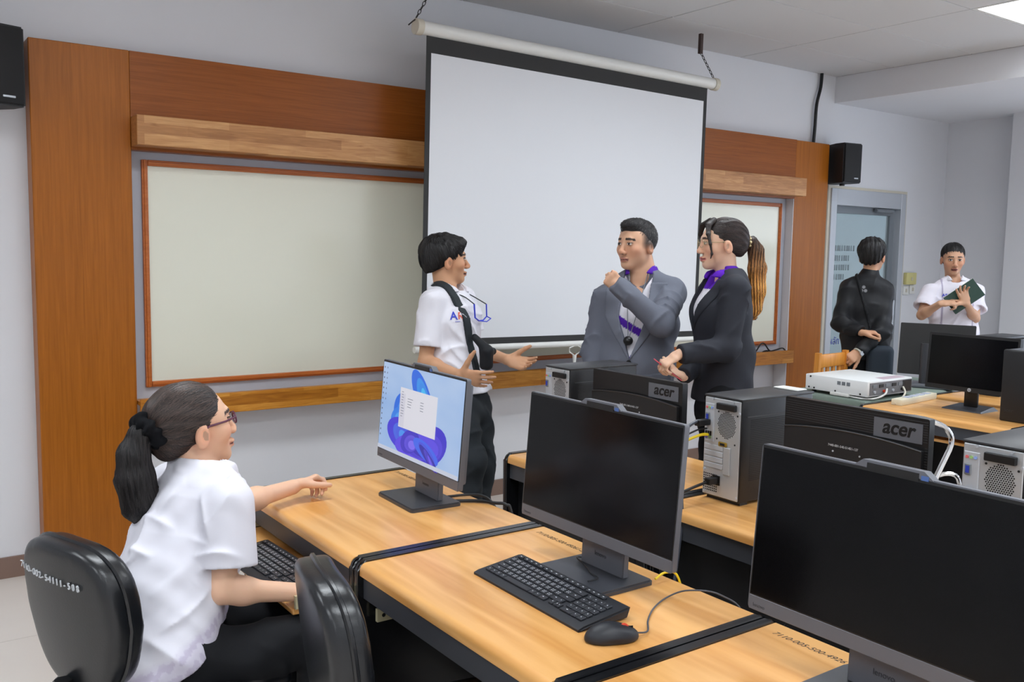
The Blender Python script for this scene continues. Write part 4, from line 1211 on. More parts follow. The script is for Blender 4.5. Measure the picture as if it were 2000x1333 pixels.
for k in range(4):
    B().box(-0.13 + 0.085 * k, -0.07 + 0.085 * k, -0.022, 0.022, 0.038, 0.041, 0.002, 1).obj('socket', pm('socket_%d' % k, (190, 196, 214), 0.4), ps)
tag(B().box(5.07, 5.115, 3.42, 3.56, 0.768, 0.792, 0.008, 2).obj('adapter_block', M['white_plastic'], None, True), 'small white adapter block lying beside the projector', 'adapter')
cable('projector_cable', 'white cable from the adapter block to the projector sockets', [(5.09, 3.42, 0.775), (5.08, 3.34, 0.774), (5.14, 3.28, 0.776), (5.22, 3.262, 0.80), (5.26, 3.275, 0.83)], 0.006, M['white_plastic'])
cable('power_lead', 'cream lead running from the projector to the power strip', [(5.44, 3.275, 0.83), (5.40, 3.235, 0.80), (5.28, 3.19, 0.772), (5.13, 3.13, 0.766), (5.112, 3.12, 0.775)], 0.006, M['cream'])
dm = thing('desktop_monitor', 'dark monitor turned away on the green table behind the widescreen monitor', 'monitor', (6.05, 3.42, 0.766), math.radians(24), group='black monitors seen from behind')
tilt = Matrix.Rotation(math.radians(10), 4, 'Y')
o_ = B().prism(rounded_rect(-0.24, 0.24, 0.08, 0.44, 0.006, 2, (1, 1, 1, 1)), 'x', 0.0, 0.03).obj('housing', M['black'], dm, True); o_.data.transform(tilt)
B().tube([(-0.03, 0.06, 0.02), (-0.012, 0.06, 0.30)], 0.032, 14).obj('stand_post', M['aio_dark'], dm, True)
B().box(-0.12, 0.10, -0.13, 0.2, 0.0, 0.025, 0.008, 2).obj('stand_base', M['aio'], dm, True)
cable('monitor_cable', 'black cable hanging behind the widescreen monitor', [(5.42, 2.62, 0.95), (5.5, 2.6, 0.86), (5.56, 2.55, 0.80), (5.60, 2.5, 0.74), (5.61, 2.5, 0.5)], 0.005, M['cable'])

# ---------------------------------------------------------------- two more chairs
def nrm_(v): v = np.asarray(v, float); return v / np.linalg.norm(v)
wc = thing('wooden_chair', 'orange-brown wooden chair with a slatted back behind the green table', 'chair', (5.72, 4.24, 0), math.radians(6))
for sx in (-0.19, 0.19):
    B().hexa([(sx - 0.02, -0.20, 0), (sx + 0.02, -0.20, 0), (sx + 0.02, -0.16, 0), (sx - 0.02, -0.16, 0), (sx - 0.018, -0.235, 0.97), (sx + 0.018, -0.235, 0.97), (sx + 0.018, -0.20, 0.97), (sx - 0.018, -0.20, 0.97)]).obj('leg', M['chair_wood'], wc)
    B().box(sx - 0.02, sx + 0.02, 0.16, 0.20, 0, 0.44).obj('leg', M['chair_wood'], wc)
B().box(-0.19, 0.19, -0.225, -0.20, 0.86, 0.955, 0.006, 2).obj('top_rail', M['chair_wood'], wc, True)
B().box(-0.19, 0.19, -0.212, -0.19, 0.55, 0.60, 0.004, 1).obj('lower_rail', M['chair_wood'], wc, True)
for k in range(4):
    B().box(-0.135 + 0.08 * k, -0.105 + 0.08 * k, -0.215, -0.198, 0.60, 0.86).obj('slat', M['chair_wood'], wc)
B().box(-0.215, 0.215, -0.20, 0.22, 0.43, 0.46, 0.008, 2).obj('seat', M['chair_wood'], wc, True)
cc = thing('visitor_chair', 'chrome tube framed chair with black seat between the second and third rows', 'chair', (3.95, 2.55, 0))
def crel(b, name, mat): return rel(b, name, mat, cc, smooth=True)
ra = [(3.85, 2.27, 0.012), (3.87, 2.26, 0.25), (3.929, 2.239, 0.496), (3.981, 2.218, 0.632), (4.019, 2.202, 0.719), (4.053, 2.187, 0.806), (4.048, 2.197, 0.858), (4.013, 2.227, 0.897), (3.93, 2.29, 0.925)]
la = [(3.80, 2.385, 0.93), (3.71, 2.45, 0.905), (3.665, 2.485, 0.86), (3.655, 2.49, 0.80), (3.60, 2.45, 0.6), (3.52, 2.45, 0.25), (3.50, 2.46, 0.012)]
crel(B().tube(ra + la, 0.0125, 10, smooth_steps=3), 'back_frame', M['chrome'])
crel(B().tube([(3.93, 2.24, 0.47), (4.05, 2.30, 0.535), (4.20, 2.37, 0.575), (4.29, 2.32, 0.61), (4.32, 2.275, 0.56), (4.33, 2.27, 0.3), (4.34, 2.27, 0.012)], 0.011, 10, smooth_steps=4), 'leg', M['chrome'])
crel(B().tube([(3.58, 2.46, 0.47), (3.75, 2.70, 0.50), (3.95, 2.80, 0.50), (3.99, 2.80, 0.3), (4.0, 2.80, 0.012)], 0.011, 10, smooth_steps=4), 'leg', M['chrome'])
Rc = np.stack([nrm_((0.81, -0.58, 0)), nrm_((0.58, 0.81, 0)), np.array([0, 0, 1.0])], 1)
V, Q = surf(rbox((3.95, 2.53, 0.50), (0.20, 0.20, 0.03), Rc, 0.025), (3.6, 2.2, 0.44), (4.3, 2.9, 0.56), 0.014); mesh_from('seat', V, Q, M['leather'], cc)
V, Q = surf(rbox((3.78, 2.40, 0.72), (0.14, 0.02, 0.09), Rc, 0.018), (3.55, 2.2, 0.6), (4.0, 2.6, 0.86), 0.012); mesh_from('back_pad', V, Q, M['leather'], cc)

# ---------------------------------------------------------------- people
def nrm(v):
    v = np.asarray(v, float); return v / np.linalg.norm(v)
J = {}
J['sit'] = {'head': (0.789, 2.707, 1.111), 'hf': (0.978, 0.1107, 0.177), 'neck': (0.794, 2.664, 0.995), 'shR': (0.819, 2.479, 0.939), 'shL': (0.761, 2.853, 0.923), 'elR': (0.775, 2.43, 0.715), 'wrR': (0.985, 2.425, 0.668), 'elL': (0.99, 2.9, 0.815), 'wrL': (1.215, 3.006, 0.815), 'handL': (1.287, 2.994, 0.83), 'chest': (0.76, 2.644, 0.825), 'waist': (0.678, 2.588, 0.69), 'pelvis': (0.639, 2.503, 0.581), 'tf': (0.996, 0.087, 0.0)}
J['polo'] = {'head': (2.571, 4.207, 1.589), 'hf': (0.952, -0.3003, 0.0599), 'neck': (2.568, 4.189, 1.428), 'shR': (2.43, 4.11, 1.386), 'shL': (2.712, 4.255, 1.393), 'elR': (2.376, 4.087, 1.075), 'wrR': (2.45, 3.88, 1.028), 'handR': (2.531, 3.796, 1.01), 'elL': (2.758, 4.202, 1.121), 'wrL': (2.8, 3.957, 1.079), 'handL': (2.859, 3.875, 1.06), 'chest': (2.584, 4.159, 1.271), 'waist': (2.579, 4.137, 1.053), 'pelvis': (2.625, 4.108, 0.873), 'tf': (0.3823, -0.9241, 0.0), 'hipR': (2.553, 4.054, 0.818), 'hipL': (2.71, 4.136, 0.792), 'knR': (2.568, 3.962, 0.558), 'knL': (2.721, 4.095, 0.514), 'strap': (2.494, 4.146, 1.447), 'pouch': (2.646, 3.924, 1.125)}
J['grey'] = {'head': (3.367, 3.587, 1.687), 'hf': (-0.9937, -0.1125, 0.0), 'neck': (3.409, 3.579, 1.561), 'shR': (3.25, 3.675, 1.408), 'shL': (3.502, 3.45, 1.451), 'elR': (3.199, 3.701, 1.12), 'wrR': (3.118, 3.61, 0.903), 'elL': (3.262, 3.283, 1.308), 'wrL': (3.048, 3.385, 1.5), 'handL': (3.025, 3.417, 1.524), 'chest': (3.361, 3.544, 1.291), 'waist': (3.334, 3.536, 1.061), 'pelvis': (3.333, 3.526, 0.871), 'tf': (-0.8441, -0.5361, 0.0), 'hipR': (3.269, 3.567, 0.829), 'hipL': (3.379, 3.464, 0.835), 'knR': (3.227, 3.507, 0.487), 'knL': (3.336, 3.405, 0.494)}
J['suit'] = {'head': (3.503, 3.12, 1.695), 'hf': (-0.8526, 0.5225, 0.0), 'neck': (3.52, 3.091, 1.553), 'shL': (3.433, 2.96, 1.489), 'shR': (3.614, 3.224, 1.475), 'elL': (3.354, 2.934, 1.208), 'wrL': (3.13, 3.017, 1.186), 'handL': (3.074, 3.053, 1.154), 'elR': (3.483, 3.156, 1.159), 'wrR': (3.249, 3.103, 1.064), 'handR': (3.178, 3.119, 1.084), 'chest': (3.487, 3.092, 1.37), 'waist': (3.493, 3.064, 1.168), 'pelvis': (3.478, 3.051, 0.965), 'tf': (-0.917, 0.3988, 0.0), 'hipL': (3.421, 2.988, 0.928), 'hipR': (3.512, 3.118, 0.901), 'knL': (3.379, 2.949, 0.559), 'knR': (3.477, 3.084, 0.517)}
J['black'] = {'head': (6.326, 4.121, 1.652), 'hf': (0.9614, 0.275, 0.0), 'neck': (6.297, 4.123, 1.492), 'shL': (6.169, 4.205, 1.408), 'shR': (6.34, 4.02, 1.406), 'elL': (6.063, 4.188, 1.153), 'wrL': (6.053, 4.003, 1.098), 'handL': (6.081, 3.971, 1.1), 'elR': (6.223, 3.945, 1.116), 'wrR': (6.017, 3.988, 0.956), 'handR': (5.954, 4.003, 0.92), 'chest': (6.265, 4.12, 1.277), 'waist': (6.256, 4.101, 1.063), 'pelvis': (6.248, 4.086, 0.888), 'tf': (0.8291, 0.5591, 0.0), 'hipL': (6.188, 4.121, 0.828), 'hipR': (6.285, 4.028, 0.833), 'knL': (6.173, 4.09, 0.477), 'knR': (6.27, 3.997, 0.483)}
J['white'] = {'head': (7.264, 4.005, 1.642), 'hf': (-0.761, -0.6377, -0.1189), 'neck': (7.27, 3.993, 1.476), 'shR': (7.091, 4.085, 1.378), 'shL': (7.429, 3.894, 1.391), 'elR': (6.953, 4.063, 1.2), 'wrR': (6.904, 3.888, 1.301), 'handR': (6.922, 3.841, 1.328), 'elL': (7.29, 3.807, 1.183), 'wrL': (7.074, 3.767, 1.305), 'handL': (7.023, 3.777, 1.393), 'chest': (7.261, 3.974, 1.265), 'waist': (7.251, 3.954, 1.036), 'pelvis': (7.244, 3.939, 0.87), 'tf': (-0.7328, -0.6804, 0.0), 'hipR': (7.183, 3.973, 0.786), 'hipL': (7.302, 3.888, 0.788), 'knR': (7.167, 3.942, 0.433), 'knL': (7.286, 3.857, 0.435)}


M['skin'] = vcol_mat('skin', 0.5, 0.35, sub=0.12)
M['cloth_v'] = vcol_mat('printed_cloth', 0.85, 0.2, bump=0.12, bscale=900)
def cloth(name, col, rough=0.85, spec=0.2):
    return pm(name, col, rough, spec=spec, bump=0.15, bscale=700)
def hair_mat(name, ca, cb, stretch, rough=0.38):
    m = wood(name, ca, cb, stretch, 10.0, rough, (0.35, 0.75), spec=0.5)
    nt = m.node_tree; b = nt.nodes['Principled BSDF']
    tc = nt.nodes.new('ShaderNodeTexCoord'); mp = nt.nodes.new('ShaderNodeMapping'); mp.inputs['Scale'].default_value = stretch
    n = nt.nodes.new('ShaderNodeTexNoise'); n.inputs['Scale'].default_value = 14; n.inputs['Detail'].default_value = 5
    bp = nt.nodes.new('ShaderNodeBump'); bp.inputs['Strength'].default_value = 0.55; bp.inputs['Distance'].default_value = 0.004
    nt.links.new(tc.outputs['Object'], mp.inputs['Vector']); nt.links.new(mp.outputs[0], n.inputs['Vector'])
    nt.links.new(n.outputs['Fac'], bp.inputs['Height']); nt.links.new(bp.outputs['Normal'], b.inputs['Normal'])
    return m
M['hair'] = hair_mat('black_hair', (10, 9, 10), (34, 31, 31), (14, 14, 2), 0.5)
M['hair_brown'] = hair_mat('dark_brown_hair', (22, 16, 15), (56, 46, 43), (10, 10, 3), 0.5)
M['hair_gold'] = hair_mat('golden_brown_hair', (96, 56, 22), (196, 128, 58), (26, 26, 1.5), 0.55)
M['trouser'] = cloth('black_trousers', (28, 29, 32)); M['trouser_grey'] = cloth('charcoal_trousers', (46, 50, 54))
M['shoe'] = pm('black_shoe', (16, 16, 18), 0.35)

def bounded(f, c, r, m=0.04):
    """evaluate f only near its ball; farther away the distance to the ball stands in"""
    c = _a(c)
    def g(P):
        q = P - c
        d = np.sqrt((q * q).sum(1)) - r + m
        k = d < 2 * m
        if k.any(): d[k] = f(P[k])
        return d
    return g

class Head:
    def __init__(s, c, f, hs):
        s.c = np.array(c, float); s.f = nrm(f)
        s.s = nrm(np.cross(s.f, (0, 0, 1))); s.u = np.cross(s.s, s.f)
        s.R = np.stack([s.s, s.f, s.u], 1); s.k = hs
    def loc(s, P): return ((P - s.c) @ s.R / s.k).astype(F32)
    def w(s, a, b, c): return s.c + s.k * (s.s * a + s.f * b + s.u * c)
    def wrap(s, f): return bounded(lambda P: f(s.loc(P)) * F32(s.k), s.c, 0.165 * s.k)

def face_field(jaw=1.0, cheek=1.0, nose=1.0):
    fs = [('u', 0, ell((0, -0.016, 0.043), (0.074, 0.095, 0.083))),
          ('u', 0.03, ell((0, 0.028, 0.012), (0.063 * cheek, 0.060, 0.078))),
          ('u', 0.03, ell((0, 0.020, -0.048), (0.056 * jaw, 0.060, 0.056))),
          ('u', 0.03, ell((0, 0.064, -0.086), (0.024 * jaw, 0.020, 0.018))),
          ('u', 0.015, cap((-0.028, 0.081, 0.034), (0.028, 0.081, 0.034), 0.010))]
    for sg in (-1, 1):
        fs += [('u', 0.02, ell((sg * 0.043, 0.052, -0.014), (0.022, 0.026, 0.022))),
               ('s', 0.012, ell((sg * 0.031, 0.101, 0.014), (0.017, 0.014, 0.010))),
               ('u', 0.004, ell((sg * 0.031, 0.0795, 0.0135), (0.0135, 0.012, 0.0105)))]
    fs += [('u', 0.012, cap((0, 0.087, 0.022), (0, 0.088 + 0.018 * nose, -0.020), 0.007, 0.0112)),
           ('u', 0.008, ell((0, 0.089 + 0.017 * nose, -0.024), (0.012, 0.0118, 0.0105)))]
    for sg in (-1, 1):
        fs += [('u', 0.006, ell((sg * 0.0125, 0.097, -0.028), (0.008, 0.011, 0.008)))]
    fs += [('u', 0.006, ell((0, 0.0885, -0.053), (0.024, 0.011, 0.0062))),
           ('u', 0.006, ell((0, 0.086, -0.0645), (0.021, 0.011, 0.007))),
           ('s', 0.003, cap((-0.022, 0.102, -0.0588), (0.022, 0.102, -0.0588), 0.0035))]
    for sg in (-1, 1):
        rot = np.array([[1, 0, 0], [0, math.cos(-0.2), -math.sin(-0.2)], [0, math.sin(-0.2), math.cos(-0.2)]])
        fs += [('u', 0.008, ell((sg * 0.077, -0.010, -0.003), (0.011, 0.019, 0.032), rot)),
               ('s', 0.005, ell((sg * 0.0905, -0.006, 0.0), (0.0085, 0.011, 0.020), rot))]
    return field(*fs)

def face_color(q, skin, lips, brow, brow_w=1.0, mouth_open=False, lash=(30, 22, 20), fade=0.0):
    n = len(q); C = np.tile(np.array(skin, float), (n, 1))
    a, b, c = q[:, 0], q[:, 1], q[:, 2]; aa = np.abs(a)
    def put(m, col, w=1.0):
        m = np.clip(m, 0, 1)[:, None] * w
        C[:] = C * (1 - m) + np.array(col, float) * m
    rosy = np.array(skin) * np.array([1.03, 0.86, 0.82])
    put(np.exp(-((aa - 0.042) ** 2 + (b - 0.065) ** 2 + (c + 0.02) ** 2) / 0.0009), rosy, 0.5)
    put(np.exp(-((aa - 0.082) ** 2 + (b + 0.008) ** 2 + (c) ** 2) / 0.0012), rosy, 0.5)
    put(((np.exp(-(a ** 2 + (b - 0.115) ** 2 + (c + 0.024) ** 2) / 0.0005))), rosy, 0.4)
    if fade:
        put((np.clip((c + 0.012) / 0.03, 0, 1) * np.clip((0.045 - b) / 0.03, 0, 1) * np.clip((aa - 0.045) / 0.01, 0, 1)), (44, 38, 36), fade)
        put((np.clip((c + 0.075) / 0.03, 0, 1) * np.clip((-0.045 - b) / 0.03, 0, 1)), (44, 38, 36), fade)
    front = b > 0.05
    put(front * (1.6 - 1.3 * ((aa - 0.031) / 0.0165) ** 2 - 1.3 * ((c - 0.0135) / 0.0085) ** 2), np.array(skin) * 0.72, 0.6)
    eye = front * (((aa - 0.031) / 0.0125) ** 2 + ((c - 0.013) / 0.0048) ** 2 < 1)
    put(eye.astype(float), (225, 220, 215)); put((eye * (np.abs(aa - 0.031) < 0.0056)).astype(float), (28, 20, 18))
    put((front * (np.abs(aa - 0.031) < 0.0145) * (np.abs(c - 0.0185) < 0.0024)).astype(float), lash)
    br = front * (aa > 0.012) * (aa < 0.052) * (np.abs(c - 0.0365 + 2.2 * np.maximum(aa - 0.034, 0) ** 1.5) < 0.0042 * brow_w)
    put(br.astype(float), brow, 0.9)
    lp = front * ((a / 0.0245) ** 2 + ((c + 0.0588) / 0.0115) ** 2 < 1) * (b > 0.07)
    put(lp.astype(float), lips, 0.8)
    put((front * (b > 0.07) * (aa < 0.021) * (np.abs(c + 0.0588) < (0.0042 if mouth_open else 0.0018))).astype(float), (70, 30, 28), 0.9)
    put((front * (((aa - 0.009) / 0.004) ** 2 + ((c + 0.034) / 0.003) ** 2 < 1)).astype(float), np.array(skin) * 0.45, 0.8)
    put((((aa - 0.086) / 0.006) ** 2 + ((b + 0.004) / 0.008) ** 2 + ((c) / 0.014) ** 2 < 1).astype(float), np.array(skin) * 0.75, 0.7)
    return C

def hair_cap(extra=0.0, hairline=0.036, low=0.012, fr=0.0, top=0.0):
    """hair hugging the skull; hairline = front cut, low = cut above ears to nape"""
    return field(('u', 0, ell((0, -0.020, 0.046 + top), (0.081 + extra, 0.103 + extra, 0.088 + extra + top))),
                 ('u', 0.03, ell((0, -0.055, -0.01), (0.062 + extra, 0.058 + extra, 0.065))),
                 ('i', 0.012, half((0, 0.85 * hairline, -0.53 * hairline), (0, 0.85, -0.53))),
                 ('i', 0.012, half((0, 0.45 * low, -0.89 * low), (0, 0.45, -0.89))))

def hand(W, tip, n, side, s=1.0, curls=((20, 25, 15),) * 4, spread=6.0, thumb=(0.75, 0.55, 0.35), tcurl=20.0):
    """W wrist, tip = direction of the fingers, n = palm normal; side +1 right hand, -1 left hand"""
    W = np.array(W, float); f = nrm(tip); n = np.array(n, float); n = nrm(n - f * (n @ f)); t = np.cross(f, n) * side
    fs = [seg(W, W + f * 0.030 * s, t, t, (0.027 * s, 0.019 * s), (0.034 * s, 0.016 * s)),
          seg(W + f * 0.030 * s, W + f * 0.088 * s, t, t, (0.036 * s, 0.016 * s), (0.041 * s, 0.0125 * s))]
    palm = uni(fs, 0.012)
    fing = []
    for i, (off, L, r) in enumerate(((0.0295, 0.073, 0.0088), (0.010, 0.081, 0.0090), (-0.0095, 0.075, 0.0086), (-0.0275, 0.060, 0.0076))):
        sp = math.radians(spread * (1.0, 0.25, -0.6, -1.5)[i])
        d = f * math.cos(sp) + t * math.sin(sp); p = W + (f * (0.086 - 0.004 * abs(i - 1)) + t * off) * s
        pts = [p]; a = 0.0
        nn = n
        for q, fr in zip(curls[i], (0.46, 0.30, 0.24)):
            a += math.radians(q)
            p = p + (d * math.cos(a) + nn * math.sin(a)) * L * fr * s
            pts.append(p)
        fing.append(limb(pts, [r * s, r * 0.95 * s, r * 0.88 * s, r * 0.72 * s], 0.004))
    p0 = W + (f * 0.018 + t * 0.022) * s
    td = nrm(f * thumb[0] + t * thumb[1] + n * thumb[2]); p1 = p0 + td * 0.045 * s
    td2 = nrm(td + f * math.sin(math.radians(tcurl)) ); p2 = p1 + td2 * 0.036 * s; p3 = p2 + nrm(td2 + f * 0.2) * 0.027 * s
    th = limb([p0, p1, p2, p3], [0.016 * s, 0.0125 * s, 0.0105 * s, 0.0082 * s], 0.006)
    def g(P):
        d = palm(P); fd = fing[0](P)
        for q in fing[1:]: fd = np.minimum(fd, q(P))
        return smin(smin(d, fd, 0.010), th(P), 0.012)
    return bounded(g, W + f * 0.085 * s, 0.135 * s)

def folds(amp, *waves):
    ws = [(_a(k), ph) for k, ph in waves]
    def f(P):
        d = 0
        for i, (k, ph) in enumerate(ws):
            q = P @ k
            d = d + np.sin(q + ph + 1.4 * np.sin(P @ _a((9.0, 7.0, 5.0)) + i))
        return (amp / len(ws)) * d
    return f

def creases(amp, *waves):
    """sharp cloth folds: narrow ridges along warped lines, fading in and out"""
    ws = [(_a(k), ph) for k, ph in waves]
    def f(P):
        d = 0
        for i, (k, ph) in enumerate(ws):
            q = P @ k + ph + 1.3 * np.sin(P @ _a((8.0, 6.0, 7.0)) + i * 1.7)
            m = np.clip(np.sin(P @ _a((15.0, -11.0, 9.0)) + 2.1 * i) * np.sin(P @ _a((-6.0, 12.0, 14.0)) + 1.3 * i) * 1.6, 0, 1)
            d = d - (1 - np.abs(np.sin(0.62 * q))) ** 2.2 * m
        return amp * d
    return f

def surf_pt(base_f, tr, a0, c0, off=0.0):
    p = (tr.c + tr.s * a0 + tr.f * 0.34 + np.array([0, 0, c0])).astype(F32)[None]
    for _ in range(80):
        d = base_f(p)[0]
        if d < 0.001: break
        p = p - (tr.f * min(max(d * 0.7, 0.0005), 0.05)).astype(F32)
    return p[0].astype(float) + tr.f * off

class Torso:
    """coordinates of a torso: a to the person's right, b forward, c up from the chest"""
    def __init__(s, j):
        s.f = nrm(j['tf']); s.s = nrm(np.cross(s.f, (0, 0, 1))); s.c = np.array(j['chest'], float); s.j = j
        s.u = nrm(np.array(j['neck'], float) - np.array(j['waist'], float))
    def co(s, P):
        q = P - s.c.astype(F32)
        return q @ s.s.astype(F32), q @ s.f.astype(F32), q[:, 2]
    def shirt(s, k=1.0, hem=(0.172, 0.128), waist=(0.152, 0.118), chest=(0.168, 0.125), yoke=(0.125, 0.088), drop=0.0, sh=0.056, shk=0.05, fwd=0.0):
        j = s.j; n = np.array(j['neck'], float)
        A = lambda key: np.array(j[key], float)
        mid = 0.5 * (A('shL') + A('shR')); up = s.u
        yk = 0.6 * mid + 0.4 * n - up * 0.01
        hemp = A('pelvis') - up * drop
        S = s.s
        sec = [(hemp, S, (hem[0] * k, hem[1] * k)), (A('waist'), S, (waist[0] * k, waist[1] * k)), (A('chest'), S, (chest[0] * k, chest[1] * k)), (yk, S, (yoke[0] * k, yoke[1] * k)), (n, S, (0.060 * k, 0.062 * k))]
        body = loft(sec, 0.05)
        caps = uni([cap(A('shL'), yk, sh * k, sh * 1.15 * k), cap(A('shR'), yk, sh * k, sh * 1.15 * k)], 0.03)
        return field(('u', 0, body), ('u', shk, caps))

def sleeve(a, b, r0, r1, cut=True, hollow=True, extra=None):
    a, b = np.array(a, float), np.array(b, float); d = nrm(b - a)
    ops = [('u', 0, cap(a, b + d * 0.03, r0, r1))]
    if extra: ops.append(('d', extra))
    ops.append(('i', 0.004, half(b, d)))
    if hollow: ops.append(('s', 0.004, ell(b + d * 0.004, (r1 - 0.012,) * 3)))
    return field(*ops)

def person(name, label, root):
    return thing(name, label, 'person', root)

def bounds(pts, pad):
    P = np.array(pts, float); return P.min(0) - pad, P.max(0) + pad

def skin_mesh(t, H, ff, j, s, h, skin, lips, brow, hands, brow_w=1.0, mouth_open=False, arm=1.0, neck_r=0.052, lash=(30, 22, 20), fade=0.0):
    A = lambda k: np.array(j[k], float)
    ops = [('u', 0, H.wrap(ff)),
           ('u', 0.02, cap(H.w(0, -0.022, -0.045), A('neck') - np.array([0, 0, 0.03]), neck_r * s, (neck_r + 0.008) * s))]
    tr = Torso(j)
    ops.append(('u', 0.03, loft([(A('waist'), tr.s, (0.12 * s, 0.09 * s)), (A('chest'), tr.s, (0.13 * s, 0.09 * s)), (0.5 * (A('shL') + A('shR')) - [0, 0, 0.02], tr.s, (0.09 * s, 0.06 * s)), (A('neck') - [0, 0, 0.04], tr.s, (0.05 * s, 0.05 * s))], 0.03)))
    for sd in 'LR':
        q = limb([A('sh' + sd), A('el' + sd), A('wr' + sd)], [0.046 * s * arm, 0.036 * s * arm, 0.0265 * s * arm], 0.02)
        ops.append(('u', 0.02, q))
        fore = A('el' + sd) * 0.72 + A('wr' + sd) * 0.28
        ops.append(('u', 0.03, ell(fore, (0.037 * s * arm,) * 3)))
    for g in hands: ops.append(('u', 0.010, g))
    pts = [H.w(0, 0.13, 0), H.w(0, -0.13, 0), H.w(0.1, 0, 0.14), H.w(-0.1, 0, 0)] + [A(k) for k in ('elL', 'elR', 'wrL', 'wrR', 'shL', 'shR', 'waist')]
    for k in ('handL', 'handR'):
        if k in j: pts.append(A(k))
    lo, hi = bounds(pts, 0.13)
    def colr(V):
        return face_color(H.loc(V), skin, lips, brow, brow_w, mouth_open, lash, fade)
    return solid('body', field(*ops), lo, hi, h, M['skin'], t, colr, 0)

def trousers(t, j, s, mat, h=0.008, name='trousers', foot_dir=None, pel=(0.155, 0.112), leg=(0.088, 0.066, 0.055)):
    A = lambda k: np.array(j[k], float); tr = Torso(j)
    top = A('pelvis') * 0.55 + A('waist') * 0.45
    ops = [('u', 0, loft([(top, tr.s, (pel[0] * s * 0.94, pel[1] * s)), (A('pelvis'), tr.s, (pel[0] * s, pel[1] * s)), (0.5 * (A('hipL') + A('hipR')), tr.s, (pel[0] * s, pel[1] * s * 0.97))], 0.03))]
    fd = tr.f if foot_dir is None else nrm(foot_dir); pts = [top]
    for sd in 'LR':
        hp, kn = A('hip' + sd), A('kn' + sd)
        an = np.array([kn[0] - 0.015 * fd[0], kn[1] - 0.015 * fd[1], 0.075]) if ('an' + sd) not in j else A('an' + sd)
        ops.append(('u', 0.04, limb([hp, kn, an], [leg[0] * s, leg[1] * s, leg[2] * s], 0.03)))
        pts += [hp, kn, an]
        toe = an + fd * 0.16
        shp = field(('u', 0, limb([an - fd * 0.05 + [0, 0, -0.03], an + fd * 0.06 + [0, 0, -0.04], np.array([toe[0], toe[1], 0.032])], [0.042, 0.044, 0.034], 0.03)), ('i', 0.006, half((0, 0, 0.004), (0, 0, -1))))
        lo, hi = bounds([an - fd * 0.05, toe], 0.08); lo[2] = -0.02
        solid('shoe', shp, lo, hi, 0.008, M['shoe'], t)
    wave = folds(0.009 * s, ((22, 15, 38), 0.3), ((-18, 25, 20), 1.0))
    lo, hi = bounds(pts, 0.17); lo[2] = max(lo[2], 0.0)
    tp = half(top, (0, 0, 1)); 
    f = field(*ops, ('d', wave), ('d', creases(0.010, ((30, 24, 16), 0.3), ((-20, 30, 40), 1.0))), ('i', 0.006, tp), ('i', 0.006, half((0, 0, 0.03), (0, 0, -1))))
    return solid(name, f, lo, hi, h, mat, t)

def collar(t, j, mat, H, up=None, r=(0.078, 0.060), hgt=0.042, lean=0.02, open_w=0.02, name='collar', h=0.004, base=0.0, thick=0.006):
    A = lambda k: np.array(j[k], float); tr = Torso(j)
    u_ = nrm(tr.u * 0.75 + nrm(H.c - A('neck')) * 0.25 - tr.f * 0.25)
    n0 = A('neck') + tr.u * base - tr.f * 0.004
    out = cap(n0 - u_ * 0.012 + tr.f * lean, n0 + u_ * hgt, r[0], r[1]); inn = cap(n0 - u_ * 0.06 + tr.f * lean, n0 + u_ * (hgt + 0.08), r[0] - thick, r[1] - thick)
    c0 = n0 + tr.f * 0.09
    R = np.stack([tr.s, tr.f, np.array([0, 0, 1.0])], 1)
    def wedge(P):
        q = (P - c0.astype(F32)) @ R.astype(F32)
        return np.maximum(np.abs(q[:, 0]) - open_w - 0.55 * np.maximum(q[:, 2] + 0.01, 0), -(q[:, 1] + 0.07))
    f = field(('u', 0, out), ('s', 0.002, inn), ('i', 0.003, half(n0 + u_ * hgt, u_)), ('i', 0.003, half(n0 - u_ * 0.022 + tr.f * lean * 0.5, -u_)), ('s', 0.004, wedge))
    lo, hi = bounds([n0], 0.13)
    return solid(name, f, lo, hi, h, mat, t)

def glasses(t, H, mat, half_w=0.031, rx=0.019, rz=0.015, b0=0.108, c0=0.012, r=0.0016, temple=True, lens_mat=None):
    g = thing  # glasses are worn: part of the person
    b = B()
    for sg in (-1, 1):
        b.tube([H.w(sg * half_w + rx * math.cos(a), b0 - 0.22 * abs(sg * half_w + rx * math.cos(a)), c0 + rz * math.sin(a)) for a in np.linspace(0, 2 * math.pi, 19)[:-1]], r * H.k, 6, True)
        if temple:
            b.tube([H.w(sg * (half_w + rx), b0 - 0.22 * (half_w + rx), c0 + 0.005), H.w(sg * 0.071, 0.06, c0 + 0.006), H.w(sg * 0.079, 0.01, c0 + 0.008), H.w(sg * 0.080, -0.012, c0 - 0.004)], r * 1.3 * H.k, 6)
    b.tube([H.w(-half_w + rx, b0, c0 + 0.004), H.w(0, b0 + 0.003, c0 + 0.007), H.w(half_w - rx, b0, c0 + 0.004)], r * H.k, 6)
    o = b.obj('glasses', mat, t, True)
    o.data.transform(Matrix.Translation(-Vector(t.location)))
    return o

def patch(t, name, base_f, grow, region, lo, hi, h, mat, inner=0.0, color=None):
    """a band or flap that follows another surface: the surface grown by `grow`, kept where region < 0"""
    f = lambda P: np.maximum(np.maximum(base_f(P) - grow, region(P)), -(base_f(P) + 0.004 - inner))
    return solid(name, f, lo, hi, h, mat, t, color, 1)

